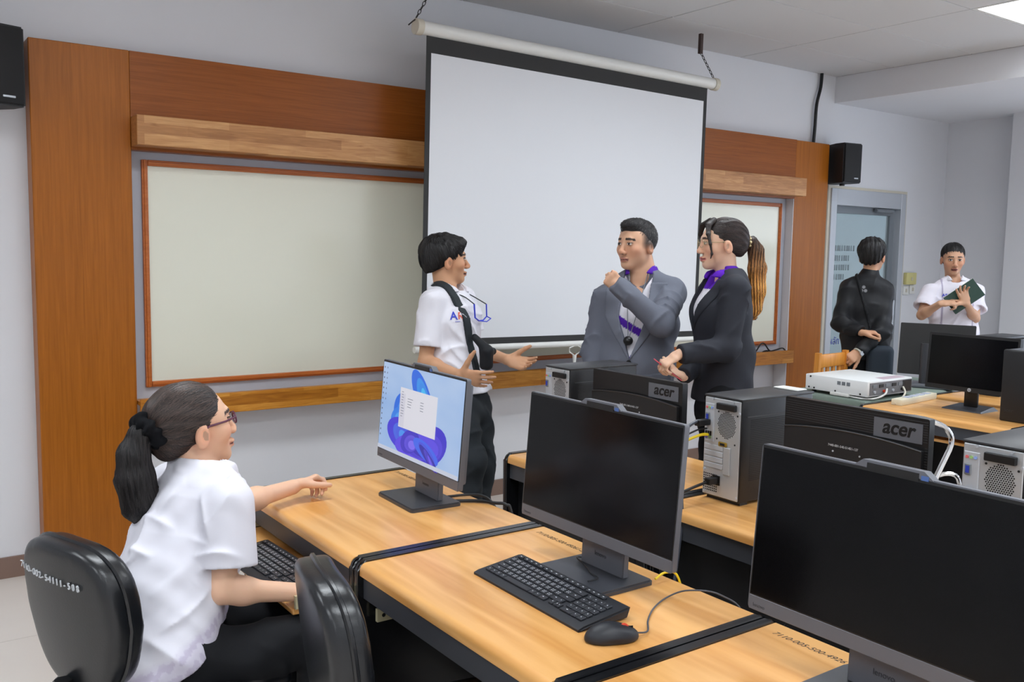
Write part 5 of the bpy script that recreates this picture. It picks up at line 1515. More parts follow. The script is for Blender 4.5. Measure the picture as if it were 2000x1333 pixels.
def torso_text(t, tr, base_f, body, size, mat, a0, c0, name, grow=0.0015):
    """lettering printed on the chest: laid on the surface along the front direction"""
    P0 = tr.c + tr.s * a0 + tr.f * 0.3 + np.array([0, 0, c0])
    p = P0.astype(F32)[None]
    for _ in range(60):
        d = base_f(p)[0]
        if d < 0.0012: break
        p = p - (tr.f * min(max(d * 0.7, 0.0005), 0.05)).astype(F32)
    e = 1e-3
    g = np.array([base_f(p + _a(v)[None])[0] - base_f(p - _a(v)[None])[0] for v in ((e, 0, 0), (0, e, 0), (0, 0, e))]); g = nrm(g)
    xd = nrm(np.cross((0, 0, 1), g)); yd = np.cross(g, xd)
    o = p[0] + g * 0.002 - np.array(t.location)
    return text_obj(name, body, size, mat, t, frame_matrix(tuple(o), tuple(xd), tuple(yd)), 0.0006, align='CENTER', bold=0.0006)

M['strand'] = vcol_mat('hair_strands', 0.45, 0.45)
def strands(t, hair_o, f, flow, n, steps, step, r, col, lift=0.0008, seed=1, name='hair_strands', keep=None, vary=0.45, colf=None, rise=0.0):
    """combed locks lying on the hair: thin tapering ridges that follow the surface"""
    rs = np.random.RandomState(seed)
    me = hair_o.data; V = np.empty(len(me.vertices) * 3, F32); me.vertices.foreach_get('co', V)
    V = V.reshape(-1, 3).astype(float) + np.array(t.location)
    if keep is not None: V = V[keep(V)]
    P = V[rs.choice(len(V), min(n, len(V)), replace=False)] + rs.normal(0, 0.001, (min(n, len(V)), 3))
    n = len(P)
    def grad(P):
        g = np.empty_like(P); e = 0.002
        for k in range(3):
            d = np.zeros(3); d[k] = e
            g[:, k] = f((P + d).astype(F32)) - f((P - d).astype(F32))
        return g / (np.linalg.norm(g, axis=1)[:, None] + 1e-9)
    jit = rs.normal(0, 0.12, (n, 3)); path = []; nor = []; tan = []
    for i in range(steps + 1):
        g = grad(P); P = P - g * (f(P.astype(F32)) - lift - rise * i / steps)[:, None]
        D = flow(P) + jit; D = D - (D * g).sum(1)[:, None] * g; D /= np.linalg.norm(D, axis=1)[:, None] + 1e-9
        path.append(P); nor.append(g); tan.append(D)
        P = P + D * step
    path, nor, tan = np.stack(path, 1), np.stack(nor, 1), np.stack(tan, 1)
    side = np.cross(tan, nor)
    tt = np.linspace(0, 1, steps + 1); w = (r * (0.35 + 0.65 * np.sin(np.pi * np.clip(tt * 0.9 + 0.08, 0, 1))))[None, :, None]
    Vt = np.stack([path + side * w - nor * 0.0012, path + nor * w * 0.7, path - side * w - nor * 0.0012], 2)
    idx = np.arange(n * (steps + 1) * 3).reshape(n, steps + 1, 3)
    Q = np.concatenate([np.stack([idx[:, :-1, k], idx[:, :-1, k + 1], idx[:, 1:, k + 1], idx[:, 1:, k]], -1).reshape(-1, 4) for k in (0, 1)])
    sh = (1 + vary * rs.uniform(-1, 1, (n, 1, 1, 1)))
    base = np.broadcast_to(np.array(col, float), Vt.shape) if colf is None else colf(Vt.reshape(-1, 3)).reshape(Vt.shape)
    o = mesh_from(name, Vt.reshape(-1, 3), Q[:, ::-1], M['strand'], t, np.clip(base * sh, 0, 255).reshape(-1, 3))
    o['kind'] = 'stuff'
    return o

def short_hair(t, hair_o, H, f, n, length, col, seed=1, fr=0.0, rise=0.003, r=0.0016):
    K = H.w(0.01, -0.045, 0.135)
    flow = lambda P: nrm_rows(P - K) + np.array([0, 0, -0.35]) + H.f * fr
    return strands(t, hair_o, H.wrap(f), flow, n, 5, length / 5, r, col, 0.0008, seed, rise=rise)
def nrm_rows(v): return v / (np.linalg.norm(v, axis=1)[:, None] + 1e-9)

# ---- the seated woman
j = J['sit']; s_ = 1.0
A = lambda k: np.array(j[k], float)
t = person('person', 'woman in a white polo shirt seated on the office chair, black ponytail, looking up', (0.64, 2.52, 0))
H = Head(j['head'], j['hf'], 1.13); tr = Torso(j)
SK = (228, 184, 154)
wl, hl = A('wrL'), A('handL')
hL = hand(wl, nrm(np.array([0.85, 0.30, 0.10])), (0.25, -0.45, -0.85), -1, 1.0, ((35, 55, 30), (45, 60, 30), (50, 60, 30), (50, 55, 30)), 4, (0.85, 0.35, 0.55), 10)
hR = hand(A('wrR'), (0.9, 0.25, -0.12), (0, 0, -1), 1, 1.0, ((10, 20, 10),) * 4, 5)
skin_mesh(t, H, face_field(0.98, 1.04, 0.7), j, 1.0, 0.0036, SK, (214, 150, 132), (60, 46, 42), [hL, hR], arm=0.98)
shirt_f = tr.shirt(1.0, hem=(0.190, 0.155), waist=(0.174, 0.142), chest=(0.178, 0.138), yoke=(0.135, 0.098), drop=0.075, sh=0.058)
cR = A('shR') * 0.26 + A('elR') * 0.74 + np.array([0.012, 0, 0]); cL = A('shL') * 0.35 + A('elL') * 0.65
crs = creases(0.013, ((34, 12, 30), 0.2), ((-30, 16, 36), 1.7), ((10, 44, -26), 0.8))
slR = sleeve(A('shR') + [-0.005, 0, 0], cR, 0.068, 0.082, extra=creases(0.014, ((20, 30, 40), 0.4), ((46, -14, 22), 1.0))); slL = sleeve(A('shL'), cL, 0.062, 0.070)
HP, HN = np.array([0.64, 2.50, 0.545]), nrm(np.array([0.42, 0.0, -1.0]))
hem = half(HP, HN)
wave = folds(0.006, ((30, 10, 42), 0.2), ((-26, 18, 34), 1.7), ((14, 40, -22), 0.8))
fine = folds(0.002, ((70, 30, 60), 0.5), ((-50, 44, 80), 0.1))
nhole = cap(A('neck') + tr.f * 0.03, A('neck') + [0.0, 0, 0.12], 0.060, 0.075)
sf = field(('u', 0, shirt_f), ('d', wave), ('d', fine), ('d', crs), ('i', 0.006, hem), ('s', 0.006, nhole), ('u', 0.018, slR), ('u', 0.02, slL))
def shirt_col(V):
    C = np.tile(np.array((224, 223, 232), float), (len(V), 1))
    d = (V - HP) @ (-HN)
    pat = np.sin(V[:, 0] * 190) * np.sin(V[:, 1] * 190 + 60 * d) + 0.8 * np.sin(150 * d)
    m = (np.clip((0.075 - d) / 0.02, 0, 1) * (0.55 + 0.45 * (pat > 0.2)))[:, None]
    C = C * (1 - 0.7 * m) + np.array((176, 166, 190), float) * 0.7 * m
    return C
lo, hi = bounds([A('pelvis') - tr.u * 0.1, A('shR'), A('shL'), cR, cL, A('neck'), A('waist')], 0.2)
solid('polo_shirt', sf, lo, hi, 0.0045, M['cloth_v'], t, shirt_col)
collar(t, j, cloth('polo_collar_white', (222, 221, 230)), H, r=(0.092, 0.066), hgt=0.040, base=-0.004)
# hair gathered into a ponytail
def hc(P):
    d = field(('u', 0, ell((0, -0.020, 0.046), (0.081, 0.104, 0.087))), ('u', 0.03, ell((0, -0.070, 0.0), (0.055, 0.048, 0.06))),
              ('d', lambda P: -0.0010 * np.sin(P[:, 2] * 200 + P[:, 0] * 120 + 3 * np.sin(P[:, 1] * 30))), ('i', 0.012, half((0, 0.060, 0.05), (0, 0.93, -0.36))), ('i', 0.01, half((0, 0.012, -0.022), (0, 0.35, -0.93))))(P)
    return d
lo, hi = bounds([H.c], 0.19)
ho = solid('hair', H.wrap(hc), lo, hi, 0.0036, M['hair_brown'], t)
tie = H.w(0.012, -0.112, 0.034)
strands(t, ho, H.wrap(hc), lambda P: nrm_rows(tie - P), 1500, 12, 0.012, 0.0013, (64, 52, 47), seed=3, keep=lambda V: np.linalg.norm(V - tie, axis=1) > 0.06)
pz = [tie + H.f * 0.02, tie - H.f * 0.030, tie - H.f * 0.050 + np.array([0, 0, -0.05]), tie - H.f * 0.048 + np.array([0, 0, -0.12]), tie - H.f * 0.030 + np.array([0, 0, -0.20]), tie - H.f * 0.004 + np.array([0, 0, -0.26])]
pf0 = loft([(pz[i], H.f if i > 1 else H.s, r) for i, r in enumerate(((0.028, 0.028), (0.030, 0.028), (0.040, 0.034), (0.050, 0.040), (0.052, 0.040), (0.034, 0.022)))], 0.02)
pf = lambda P: pf0(P) - 0.0014 * np.sin((P @ H.f.astype(F32)) * 420 + 5 * np.sin(P[:, 2] * 14) + P[:, 1] * 90) * np.clip((tie[2] - P[:, 2]) * 30, 0, 1)
lo, hi = bounds(pz, 0.08)
po_ = solid('ponytail', pf, lo, hi, 0.004, M['hair'], t)
strands(t, po_, pf, lambda P: np.array([[0.0, 0, -1.0]]) + 0 * P, 500, 12, 0.017, 0.0018, (32, 28, 28), seed=5, name='ponytail_strands', keep=lambda V: V[:, 2] > tie[2] - 0.13)
def scr_f(P):
    q = P - (tie - H.f * 0.004).astype(F32)
    ax = nrm(H.f + 0.5 * H.u); x = q @ ax.astype(F32); y = q - x[:, None] * ax.astype(F32)
    rr = np.sqrt((y * y).sum(1)); th = np.arctan2(y @ H.s.astype(F32), y @ H.u.astype(F32))
    return np.sqrt((rr - 0.040 - 0.006 * np.sin(th * 7)) ** 2 + (x - 0.006 * np.sin(th * 9)) ** 2) - 0.021 - 0.003 * np.sin(th * 13)
lo, hi = bounds([tie], 0.085)
solid('scrunchie', scr_f, lo, hi, 0.004, cloth('black_velvet', (12, 13, 17), 0.9), t)
glasses(t, H, pm('plum_frame', (84, 34, 62), 0.35), r=0.0022)
# black trousers, seated
j.update(hipR=(0.63, 2.42, 0.53), hipL=(0.66, 2.60, 0.53), knR=(1.06, 2.40, 0.52), knL=(1.07, 2.66, 0.52), anR=(1.02, 2.38, 0.08), anL=(1.04, 2.68, 0.08))
trousers(t, j, 1.0, M['trouser'], 0.009, foot_dir=(1, 0, 0), pel=(0.150, 0.118), leg=(0.092, 0.072, 0.058))

# ---- the man in the white polo shirt gesturing by the screen
j = J['polo']; A = lambda k: np.array(j[k], float); t = person('person', 'man in a white polo with a black cross-body strap, gesturing with both open hands', (2.6, 4.1, 0))
H = Head(j['head'], j['hf'], 1.10); tr = Torso(j)
SK = (200, 152, 118)
hR = hand(A('wrR'), nrm(A('handR') - A('wrR')), (0.58, 0.75, 0.30), 1, 1.12, ((4, 8, 5), (8, 12, 8), (12, 15, 10), (18, 20, 12)), 11, (0.30, 0.85, 0.15), 0)
hL = hand(A('wrL'), nrm(A('handL') - A('wrL')), (-0.5, -0.6, 0.62), -1, 1.08, ((10, 20, 12), (14, 24, 14), (18, 28, 16), (22, 30, 16)), 7, (0.7, 0.6, 0.35), 0)
skin_mesh(t, H, face_field(0.95, 0.96), j, 1.02, 0.0042, SK, (160, 100, 84), (36, 30, 30), [hR, hL], mouth_open=True, arm=1.0, neck_r=0.055)
shirt_f = tr.shirt(1.0, hem=(0.176, 0.134), waist=(0.168, 0.128), chest=(0.172, 0.126), yoke=(0.128, 0.09), drop=-0.01, sh=0.062)
cR = A('shR') * 0.25 + A('elR') * 0.75; cL = A('shL') * 0.3 + A('elL') * 0.7
slR = sleeve(A('shR') - tr.f * 0.005, cR, 0.064, 0.074, extra=creases(0.010, ((24, 30, 20), 0.4), ((46, -14, 12), 1.0))); slL = sleeve(A('shL'), cL, 0.064, 0.074)
nhole = cap(A('neck') + tr.f * 0.035 - [0, 0, 0.005], A('neck') + [0.0, 0, 0.12], 0.060, 0.075)
crs = creases(0.015, ((20, -34, 30), 0.2), ((36, 20, 34), 1.7), ((-10, 34, 36), 0.5))
wave = folds(0.005, ((24, -14, 30), 0.6), ((-20, 22, 34), 2.0), ((30, 30, 26), 0.1))
sf = field(('u', 0, shirt_f), ('d', wave), ('d', crs), ('i', 0.006, half(A('pelvis') + [0, 0, 0.03], (0, 0, -1))), ('s', 0.006, nhole), ('u', 0.018, slR), ('u', 0.018, slL))
lo, hi = bounds([A('pelvis'), A('shR'), A('shL'), cR, cL, A('neck')], 0.19)
WH = cloth('polo_white', (226, 225, 233))
solid('polo_shirt', sf, lo, hi, 0.0055, WH, t)
collar(t, j, WH, H, r=(0.102, 0.072), hgt=0.050, base=-0.004, open_w=0.024)
def hair1(P):
    d = field(('u', 0, ell((0, -0.022, 0.055), (0.087, 0.110, 0.090))), ('u', 0.03, ell((0, -0.066, 0.0), (0.062, 0.055, 0.055))), ('u', 0.02, ell((0, 0.055, 0.085), (0.062, 0.048, 0.035))),
              ('d', lambda P: -0.0020 * np.sin(P[:, 0] * 210 + 4 * np.sin(P[:, 1] * 40)) - 0.0015 * np.sin(P[:, 1] * 170 + P[:, 0] * 60)), ('i', 0.010, half((0, 0.072, 0.045), (0, 0.86, -0.50))), ('i', 0.01, half((0, 0.01, 0.004), (0, 0.42, -0.90))))(P)
    return d
lo, hi = bounds([H.c], 0.2); ho = solid('hair', H.wrap(hair1), lo, hi, 0.0042, M['hair'], t); short_hair(t, ho, H, hair1, 900, 0.055, (30, 28, 29), 7, 0.35, 0.004)
trousers(t, j, 1.02, M['trouser_grey'], 0.008, pel=(0.146, 0.106), leg=(0.10, 0.085, 0.075))
# strap from the right shoulder to the pouch at the left hip
pa = A('strap'); pb = A('pouch')
dv = nrm(pb - pa); nv = nrm(np.cross(dv, tr.f)); 
reg = lambda P: np.abs((P - pa.astype(F32)) @ nv.astype(F32)) - 0.021
lo, hi = bounds([pa, pb], 0.17)
core = shirt_f
bag = thing('shoulder_bag', 'small black pouch on a cross-body strap worn by the man in white polo', 'bag', tuple(np.round(pb, 3)))
patch(bag, 'strap', core, 0.013, reg, lo, hi, 0.004, cloth('strap_charcoal', (44, 50, 54), 0.6))
pk = pb + np.array([0, 0, -0.03])
Rb = np.stack([tr.f, tr.s, np.array([0, 0, 1.0])], 1)
pf = field(('u', 0, rbox(pk, (0.034, 0.03, 0.058), Rb, 0.024)), ('u', 0.02, cap(pk + [0, 0, 0.04], pk + tr.s * -0.06 + [0, 0, 0.035], 0.028, 0.02)), ('u', 0.02, cap(pk + [0, 0, 0.05], pa * 0.25 + pb * 0.75, 0.026, 0.018)))
lo, hi = bounds([pk, pa * 0.3 + pb * 0.7], 0.13); solid('pouch', pf, lo, hi, 0.005, cloth('pouch_black', (30, 32, 36), 0.55), bag)
bk = pa + np.array([0, 0, 0.012])
b = B()
for k in range(4): b.box(-0.024, 0.024, -0.028 + 0.016 * k, -0.018 + 0.016 * k, -0.004, 0.004)
o = b.obj('buckle', M['black'], bag); o.data.transform(Matrix.Translation(Vector(bk - pb)) @ frame_matrix((0, 0, 0), tuple(nv), tuple(dv)).to_4x4())
# glasses hanging from a cord round the neck
gx = thing('reading_glasses', 'blue-framed glasses hanging from a neck cord on the white polo', 'glasses', tuple(np.round(A('chest'), 3)))
fr = surf_pt(sf, tr, -0.035, 0.045, 0.012)
b = B().tube([fr + tr.s * 0.055 + [0, 0, 0.06], fr + tr.s * 0.045 + [0, 0, -0.012], fr + tr.s * 0.01 + [0, 0, -0.03], fr - tr.s * 0.03 + [0, 0, -0.03], fr - tr.s * 0.065 + [0, 0, -0.01], fr - tr.s * 0.06 + [0, 0, 0.055]], 0.0042, 6)
b.tube([fr - tr.s * 0.065 + [0, 0, -0.01], fr - tr.s * 0.06 + tr.f * 0.03 + [0, 0, -0.02], fr - tr.s * 0.02 + tr.f * 0.03 + [0, 0, -0.035], fr + tr.s * 0.01 + [0, 0, -0.03]], 0.003, 6)
o = b.obj('frame', pm('blue_frame', (44, 62, 200), 0.35), gx, True); o.data.transform(Matrix.Translation(-Vector(gx.location)))
nk = A('neck')
b = B().tube([fr - tr.s * 0.06 + [0, 0, 0.055], surf_pt(sf, tr, -0.075, 0.145, 0.006), nk - tr.s * 0.078 + tr.f * 0.03 + [0, 0, 0.01], nk - tr.s * 0.07 + [0, 0, 0.032]], 0.0032, 6, smooth_steps=4)
b.tube([fr + tr.s * 0.055 + [0, 0, 0.06], surf_pt(sf, tr, 0.03, 0.145, 0.006), nk + tr.s * 0.07 + tr.f * 0.045 + [0, 0, 0.01], nk + tr.s * 0.075 + [0, 0, 0.032]], 0.0032, 6, smooth_steps=4)
o = b.obj('cord', M['cable'], gx, True); o.data.transform(Matrix.Translation(-Vector(gx.location)))
LB = pm('logo_blue', (48, 66, 196), 0.7); LR = pm('logo_red', (226, 96, 70), 0.7)
torso_text(t, tr, sf, 'A', 0.062, LB, 0.128, 0.026, 'shirt_logo'); torso_text(t, tr, sf, 'R', 0.052, LR, 0.093, 0.028, 'shirt_logo'); torso_text(t, tr, sf, '\u2014\u2014', 0.014, LB, 0.112, 0.012, 'shirt_logo')

# ---- the man in the grey suit
j = J['grey']; A = lambda k: np.array(j[k], float); t = person('person', 'man in a grey suit jacket with one fist raised to his chin', (3.35, 3.55, 0))
H = Head(j['head'], j['hf'], 1.12); tr = Torso(j)
SK = (214, 168, 138)
hL = hand(A('wrL') * 0.85 + A('elL') * 0.15, nrm(A('handL') - A('elL') + np.array([0, 0, 0.04])), (0.75, 0.1, -0.5), -1, 1.05, ((75, 95, 60),) * 4, 1, (0.55, -0.25, 0.8), 30)
hR = hand(A('wrR'), (0, 0, -1), (0.5, 0.8, 0), 1, 1.05, ((15, 20, 15),) * 4, 3)
skin_mesh(t, H, face_field(1.14, 1.06), j, 1.05, 0.0042, SK, (176, 116, 104), (34, 30, 30), [hL, hR], brow_w=1.2, neck_r=0.066, fade=0.8)
GREY = cloth('grey_suiting', (106, 110, 122), 0.8)
jk = tr.shirt(1.0, hem=(0.212, 0.155), waist=(0.200, 0.150), chest=(0.205, 0.150), yoke=(0.150, 0.105), drop=0.08, sh=0.076, shk=0.06)
up_ = uni([cap(A('shL'), A('elL'), 0.078, 0.062), cap(A('elL'), A('wrL'), 0.062, 0.044)], 0.035)
dl = nrm(A('handL') - A('elL')); upL = field(('u', 0, up_), ('i', 0.005, half(A('wrL') + dl * 0.012, dl)))
upR0 = uni([cap(A('shR'), A('elR'), 0.078, 0.064), cap(A('elR'), A('wrR'), 0.064, 0.046)], 0.04)
upR = field(('u', 0, upR0), ('i', 0.005, half(A('wrR'), nrm(A('wrR') - A('elR')))))
def vopen(P, c0=-0.185, k=0.34, a0=0.0, lim=0.155):
    a, b, c = tr.co(P)
    w = np.clip((c - c0) * k, -1, 0.075)
    return np.maximum(np.maximum(np.abs(a - a0) - w, -(b - 0.02)), c0 - c)
wave = folds(0.008, ((22, 10, 26), 0.4), ((-18, 24, 22), 1.0), ((26, -20, 30), 0.2))
arm_f = creases(0.012, ((34, 26, 30), 0.2), ((-30, 36, 30), 0.7), ((20, -30, 44), 0.1))
jbody = field(('u', 0, jk), ('d', wave), ('d', creases(0.006, ((20, 16, 30), 0.9), ((-26, 20, 26), 0.2))))
jf = field(('u', 0, jbody), ('s', 0.004, vopen), ('i', 0.006, half(A('pelvis') - [0, 0, 0.09], (0, 0, -1))), ('s', 0.01, cap(A('neck') + tr.f * 0.03 - [0, 0, 0.02], A('neck') + [0, 0, 0.12] - tr.f * 0.02, 0.070, 0.085)),
           ('u', 0.02, field(('u', 0, upL), ('d', arm_f))), ('u', 0.02, field(('u', 0, upR), ('d', arm_f))))
lo, hi = bounds([A(k) for k in ('pelvis', 'shL', 'shR', 'elL', 'elR', 'wrL', 'wrR', 'handL', 'neck')], 0.2); lo[2] = A('pelvis')[2] - 0.13
solid('suit_jacket', jf, lo, hi, 0.0058, GREY, t)
# lapels, folded back along the opening
def lapel(sg):
    def reg(P):
        a, b, c = tr.co(P)
        aa = a * sg
        w = np.clip((c + 0.185) * 0.34, -1, 0.075)
        wid = np.clip((c + 0.185) * 0.34, 0, 0.075)
        return np.maximum.reduce([w - 0.001 - aa, aa - w - wid - 0.004, -(b - 0.0), -0.18 - c, c - 0.215])
    return reg
lo, hi = bounds([A('chest') - [0, 0, 0.2], A('neck'), A('shL'), A('shR')], 0.17)
LAP = cloth('grey_lapel', (112, 116, 128), 0.8)
for sg in (-1, 1):
    patch(t, 'lapel', jbody, 0.007, lapel(sg), lo, hi, 0.0048, LAP)
tr_g = tr
def vneck(P, c0=0.10, k=0.50):
    a, b, c = tr_g.co(P); return np.maximum(np.maximum(np.abs(a) - np.clip((c - c0) * k, -1, 0.075), -b), c0 - c)
shirt2 = field(('u', 0, tr.shirt(0.93, hem=(0.2, 0.14), waist=(0.19, 0.14), chest=(0.195, 0.142), yoke=(0.14, 0.10))), ('s', 0.004, vneck), ('i', 0.01, half(A('pelvis') + [0, 0, 0.02], (0, 0, -1))))
PUR = (88, 40, 170)
def sh_col(V):
    a, b, c = tr.co(V.astype(F32)); C = np.tile(np.array((228, 226, 234), float), (len(V), 1))
    m = (np.abs(c + 0.02 - 0.55 * a) < 0.022) | ((c < -0.16) & (np.sin(a * 90 + c * 60) > 0.3))
    C[m] = PUR; return C
lo, hi = bounds([A('pelvis'), A('shL'), A('shR'), A('neck')], 0.17)
solid('sports_shirt', shirt2, lo, hi, 0.006, M['cloth_v'], t, sh_col)
collar(t, j, cloth('purple_collar', PUR), H, r=(0.096, 0.080), hgt=0.046, base=-0.018, open_w=0.034)
def hair2(P):
    return field(('u', 0, ell((0, -0.018, 0.046), (0.077, 0.099, 0.0865))), ('u', 0.02, ell((0, 0.02, 0.10), (0.058, 0.07, 0.034))), ('i', 0.006, half((0, 0.070, 0.062), (0, 0.80, -0.60))), ('i', 0.012, half((0, 0.0, 0.004), (0, 0.38, -0.92))), ('s', 0.01, ell((0.07, 0.085, 0.025), (0.026, 0.036, 0.045))), ('s', 0.01, ell((-0.07, 0.085, 0.025), (0.026, 0.036, 0.045))))(P)
lo, hi = bounds([H.c], 0.19); ho = solid('hair', H.wrap(hair2), lo, hi, 0.0042, pm('short_black_hair', (30, 28, 29), 0.65, bump=0.8, bscale=500), t); short_hair(t, ho, H, hair2, 900, 0.014, (36, 33, 33), 8, 0.5, 0.003, 0.0013)
trousers(t, j, 1.05, M['trouser_grey'], 0.010)
# jacket button, pocket flap, and the microphone on its cord
def on_surface(base_f, a0, c0, tr=tr):
    p = (tr.c + tr.s * a0 + tr.f * 0.34 + np.array([0, 0, c0])).astype(F32)[None]
    for _ in range(80):
        d = base_f(p)[0]
        if d < 0.001: break
        p = p - (tr.f * min(max(d * 0.7, 0.0005), 0.05)).astype(F32)
    return p[0].astype(float)
pb_ = on_surface(jbody, 0.0, -0.195)
o = B().cyl(tuple(pb_ - np.array(t.location) - tr.f * 0.004), tuple(pb_ - np.array(t.location) + tr.f * 0.006), 0.013, n=14).obj('button', M['black'], t, True)
def flap(P):
    a, b, c = tr.co(P); x = a + 0.125; z = c + 0.275 + 0.12 * x
    return np.maximum.reduce([np.abs(x) - 0.075, np.abs(z) - 0.026, -b])
lo, hi = bounds([A('pelvis')], 0.26)
patch(t, 'pocket_flap', jbody, 0.007, flap, lo, hi, 0.005, GREY)
mc = thing('lanyard_microphone', 'small black microphone hanging on a cord in the grey jacket opening', 'microphone', tuple(np.round(A('chest'), 3)))
pm_ = on_surface(shirt2, 0.012, -0.085) + tr.f * 0.022
o = B().ball(tuple(pm_), (0.026, 0.026, 0.024)).obj('microphone_head', M['black'], mc, True); o.data.transform(Matrix.Translation(-Vector(mc.location)))
p1_ = on_surface(shirt2, -0.02, 0.03) + tr.f * 0.012; p2_ = on_surface(shirt2, 0.03, 0.08) + tr.f * 0.012
o = B().tube([pm_, p1_, A('neck') - tr.s * 0.05 + tr.f * 0.075], 0.0022, 6).tube([pm_, p2_, A('neck') + tr.s * 0.05 + tr.f * 0.075], 0.0022, 6).obj('cord', M['alu_dark'], mc, True); o.data.transform(Matrix.Translation(-Vector(mc.location)))

# ---- the woman in the black suit
j = J['suit']; A = lambda k: np.array(j[k], float); t = person('person', 'woman in a black suit with a long golden-brown ponytail, holding a phone', (3.48, 3.06, 0))
H = Head(j['head'], j['hf'], 1.08); tr = Torso(j)
SK = (230, 188, 160)
hL = hand(A('wrL'), nrm(A('handL') - A('wrL') + np.array([0, 0, -0.01])), (0.1, 0.2, -0.95), -1, 0.98, ((30, 45, 25), (40, 55, 30), (45, 60, 30), (45, 60, 30)), 4, (0.8, 0.35, 0.4), 20)
hR = hand(A('wrR'), nrm(A('handR') - A('wrR')), (0.1, -0.25, 0.95), 1, 0.98, ((15, 30, 25), (15, 32, 25), (18, 35, 25), (20, 35, 25)), 4, (0.6, 0.6, 0.4), 0)
skin_mesh(t, H, face_field(0.94, 1.0, 0.75), j, 0.96, 0.0042, SK, (206, 110, 110), (58, 44, 40), [hL, hR], neck_r=0.05)
BLK = cloth('black_suiting', (40, 42, 50), 0.75, 0.3)
jk = tr.shirt(1.0, hem=(0.158, 0.150), waist=(0.148, 0.132), chest=(0.160, 0.140), yoke=(0.122, 0.098), drop=0.02, sh=0.060)
up0 = uni([cap(A('shL'), A('elL'), 0.068, 0.060), cap(A('elL'), A('wrL'), 0.060, 0.047)], 0.03)
upL = field(('u', 0, up0), ('i', 0.005, half(A('wrL'), nrm(A('wrL') - A('elL')))))
up1 = uni([cap(A('shR'), A('elR'), 0.066, 0.056), cap(A('elR'), A('wrR'), 0.056, 0.044)], 0.03)
upR = field(('u', 0, up1), ('i', 0.005, half(A('wrR'), nrm(A('wrR') - A('elR')))))
tr_s = tr
def vopen2(P):
    a, b, c = tr_s.co(P); w = np.clip((c + 0.09) * 0.30, -1, 0.07)
    return np.maximum(np.maximum(np.abs(a) - w, -(b - 0.02)), -0.09 - c)
wave = folds(0.006, ((22, 16, 24), 0.2), ((-20, 24, 26), 1.4)); arm_f = creases(0.011, ((30, 30, 34), 0.6), ((-34, 20, 36), 0.2))
jbody2 = field(('u', 0, jk), ('d', wave))
jf = field(('u', 0, jbody2), ('s', 0.004, vopen2), ('i', 0.006, half(A('pelvis') - [0, 0, 0.03], (0, 0, -1))), ('s', 0.01, cap(A('neck') + tr.f * 0.03 - [0, 0, 0.015], A('neck') + [0, 0, 0.12] - tr.f * 0.02, 0.062, 0.08)),
           ('u', 0.02, field(('u', 0, upL), ('d', arm_f))), ('u', 0.02, field(('u', 0, upR), ('d', arm_f))))
lo, hi = bounds([A(k) for k in ('pelvis', 'shL', 'shR', 'elL', 'elR', 'wrL', 'wrR', 'neck')], 0.19)
solid('suit_jacket', jf, lo, hi, 0.0056, BLK, t)
def lapel2(sg):
    def reg(P):
        a, b, c = tr_s.co(P); aa = a * sg
        w = np.clip((c + 0.09) * 0.30, -1, 0.07); wid = np.clip((c + 0.09) * 0.5, 0, 0.06)
        return np.maximum.reduce([w - 0.001 - aa, aa - w - wid - 0.004, -b, -0.085 - c, c - 0.165])
    return reg
lo, hi = bounds([A('chest') - [0, 0, 0.1], A('neck'), A('shL'), A('shR')], 0.15)
for sg in (-1, 1):
    patch(t, 'lapel', jbody2, 0.007, lapel2(sg), lo, hi, 0.0048, BLK)
def vneck3(P):
    a, b, c = tr_s.co(P); return np.maximum(np.maximum(np.abs(a) - np.clip((c - 0.085) * 0.5, -1, 0.065), -b), 0.085 - c)
shirt3 = field(('u', 0, tr.shirt(0.93, hem=(0.15, 0.14), waist=(0.14, 0.125), chest=(0.152, 0.133), yoke=(0.115, 0.092))), ('s', 0.004, vneck3), ('i', 0.01, half(A('waist'), (0, 0, -1))))
def sc3(V):
    C = np.tile(np.array((230, 228, 236), float), (len(V), 1)); a, b, c = tr_s.co(V.astype(F32)); C[c > 0.115] = (96, 40, 186); return C
lo, hi = bounds([A('waist'), A('shL'), A('shR'), A('neck')], 0.15); solid('sports_shirt', shirt3, lo, hi, 0.006, M['cloth_v'], t, sc3)
collar(t, j, cloth('violet_collar', (98, 40, 190)), H, r=(0.088, 0.062), hgt=0.044, base=-0.010, lean=0.03, open_w=0.03)
def hcap(P):
    d = field(('u', 0, ell((0, -0.020, 0.047), (0.080, 0.104, 0.087))), ('u', 0.03, ell((0, -0.072, 0.01), (0.052, 0.05, 0.06))), ('d', lambda P: -0.0010 * np.sin(P[:, 2] * 200 + P[:, 0] * 120 + 3 * np.sin(P[:, 1] * 30))), ('i', 0.012, half((0, 0.058, 0.05), (0, 0.93, -0.36))), ('i', 0.01, half((0, 0.0, -0.02), (0, 0.30, -0.95))))(P)
    return d
lo, hi = bounds([H.c], 0.19); ho = solid('hair', H.wrap(hcap), lo, hi, 0.004, M['hair_brown'], t)
tie0 = H.w(0, -0.116, 0.022)
strands(t, ho, H.wrap(hcap), lambda P: nrm_rows(tie0 - P), 1100, 12, 0.012, 0.0014, (52, 40, 38), seed=4, keep=lambda V: np.linalg.norm(V - tie0, axis=1) > 0.06)
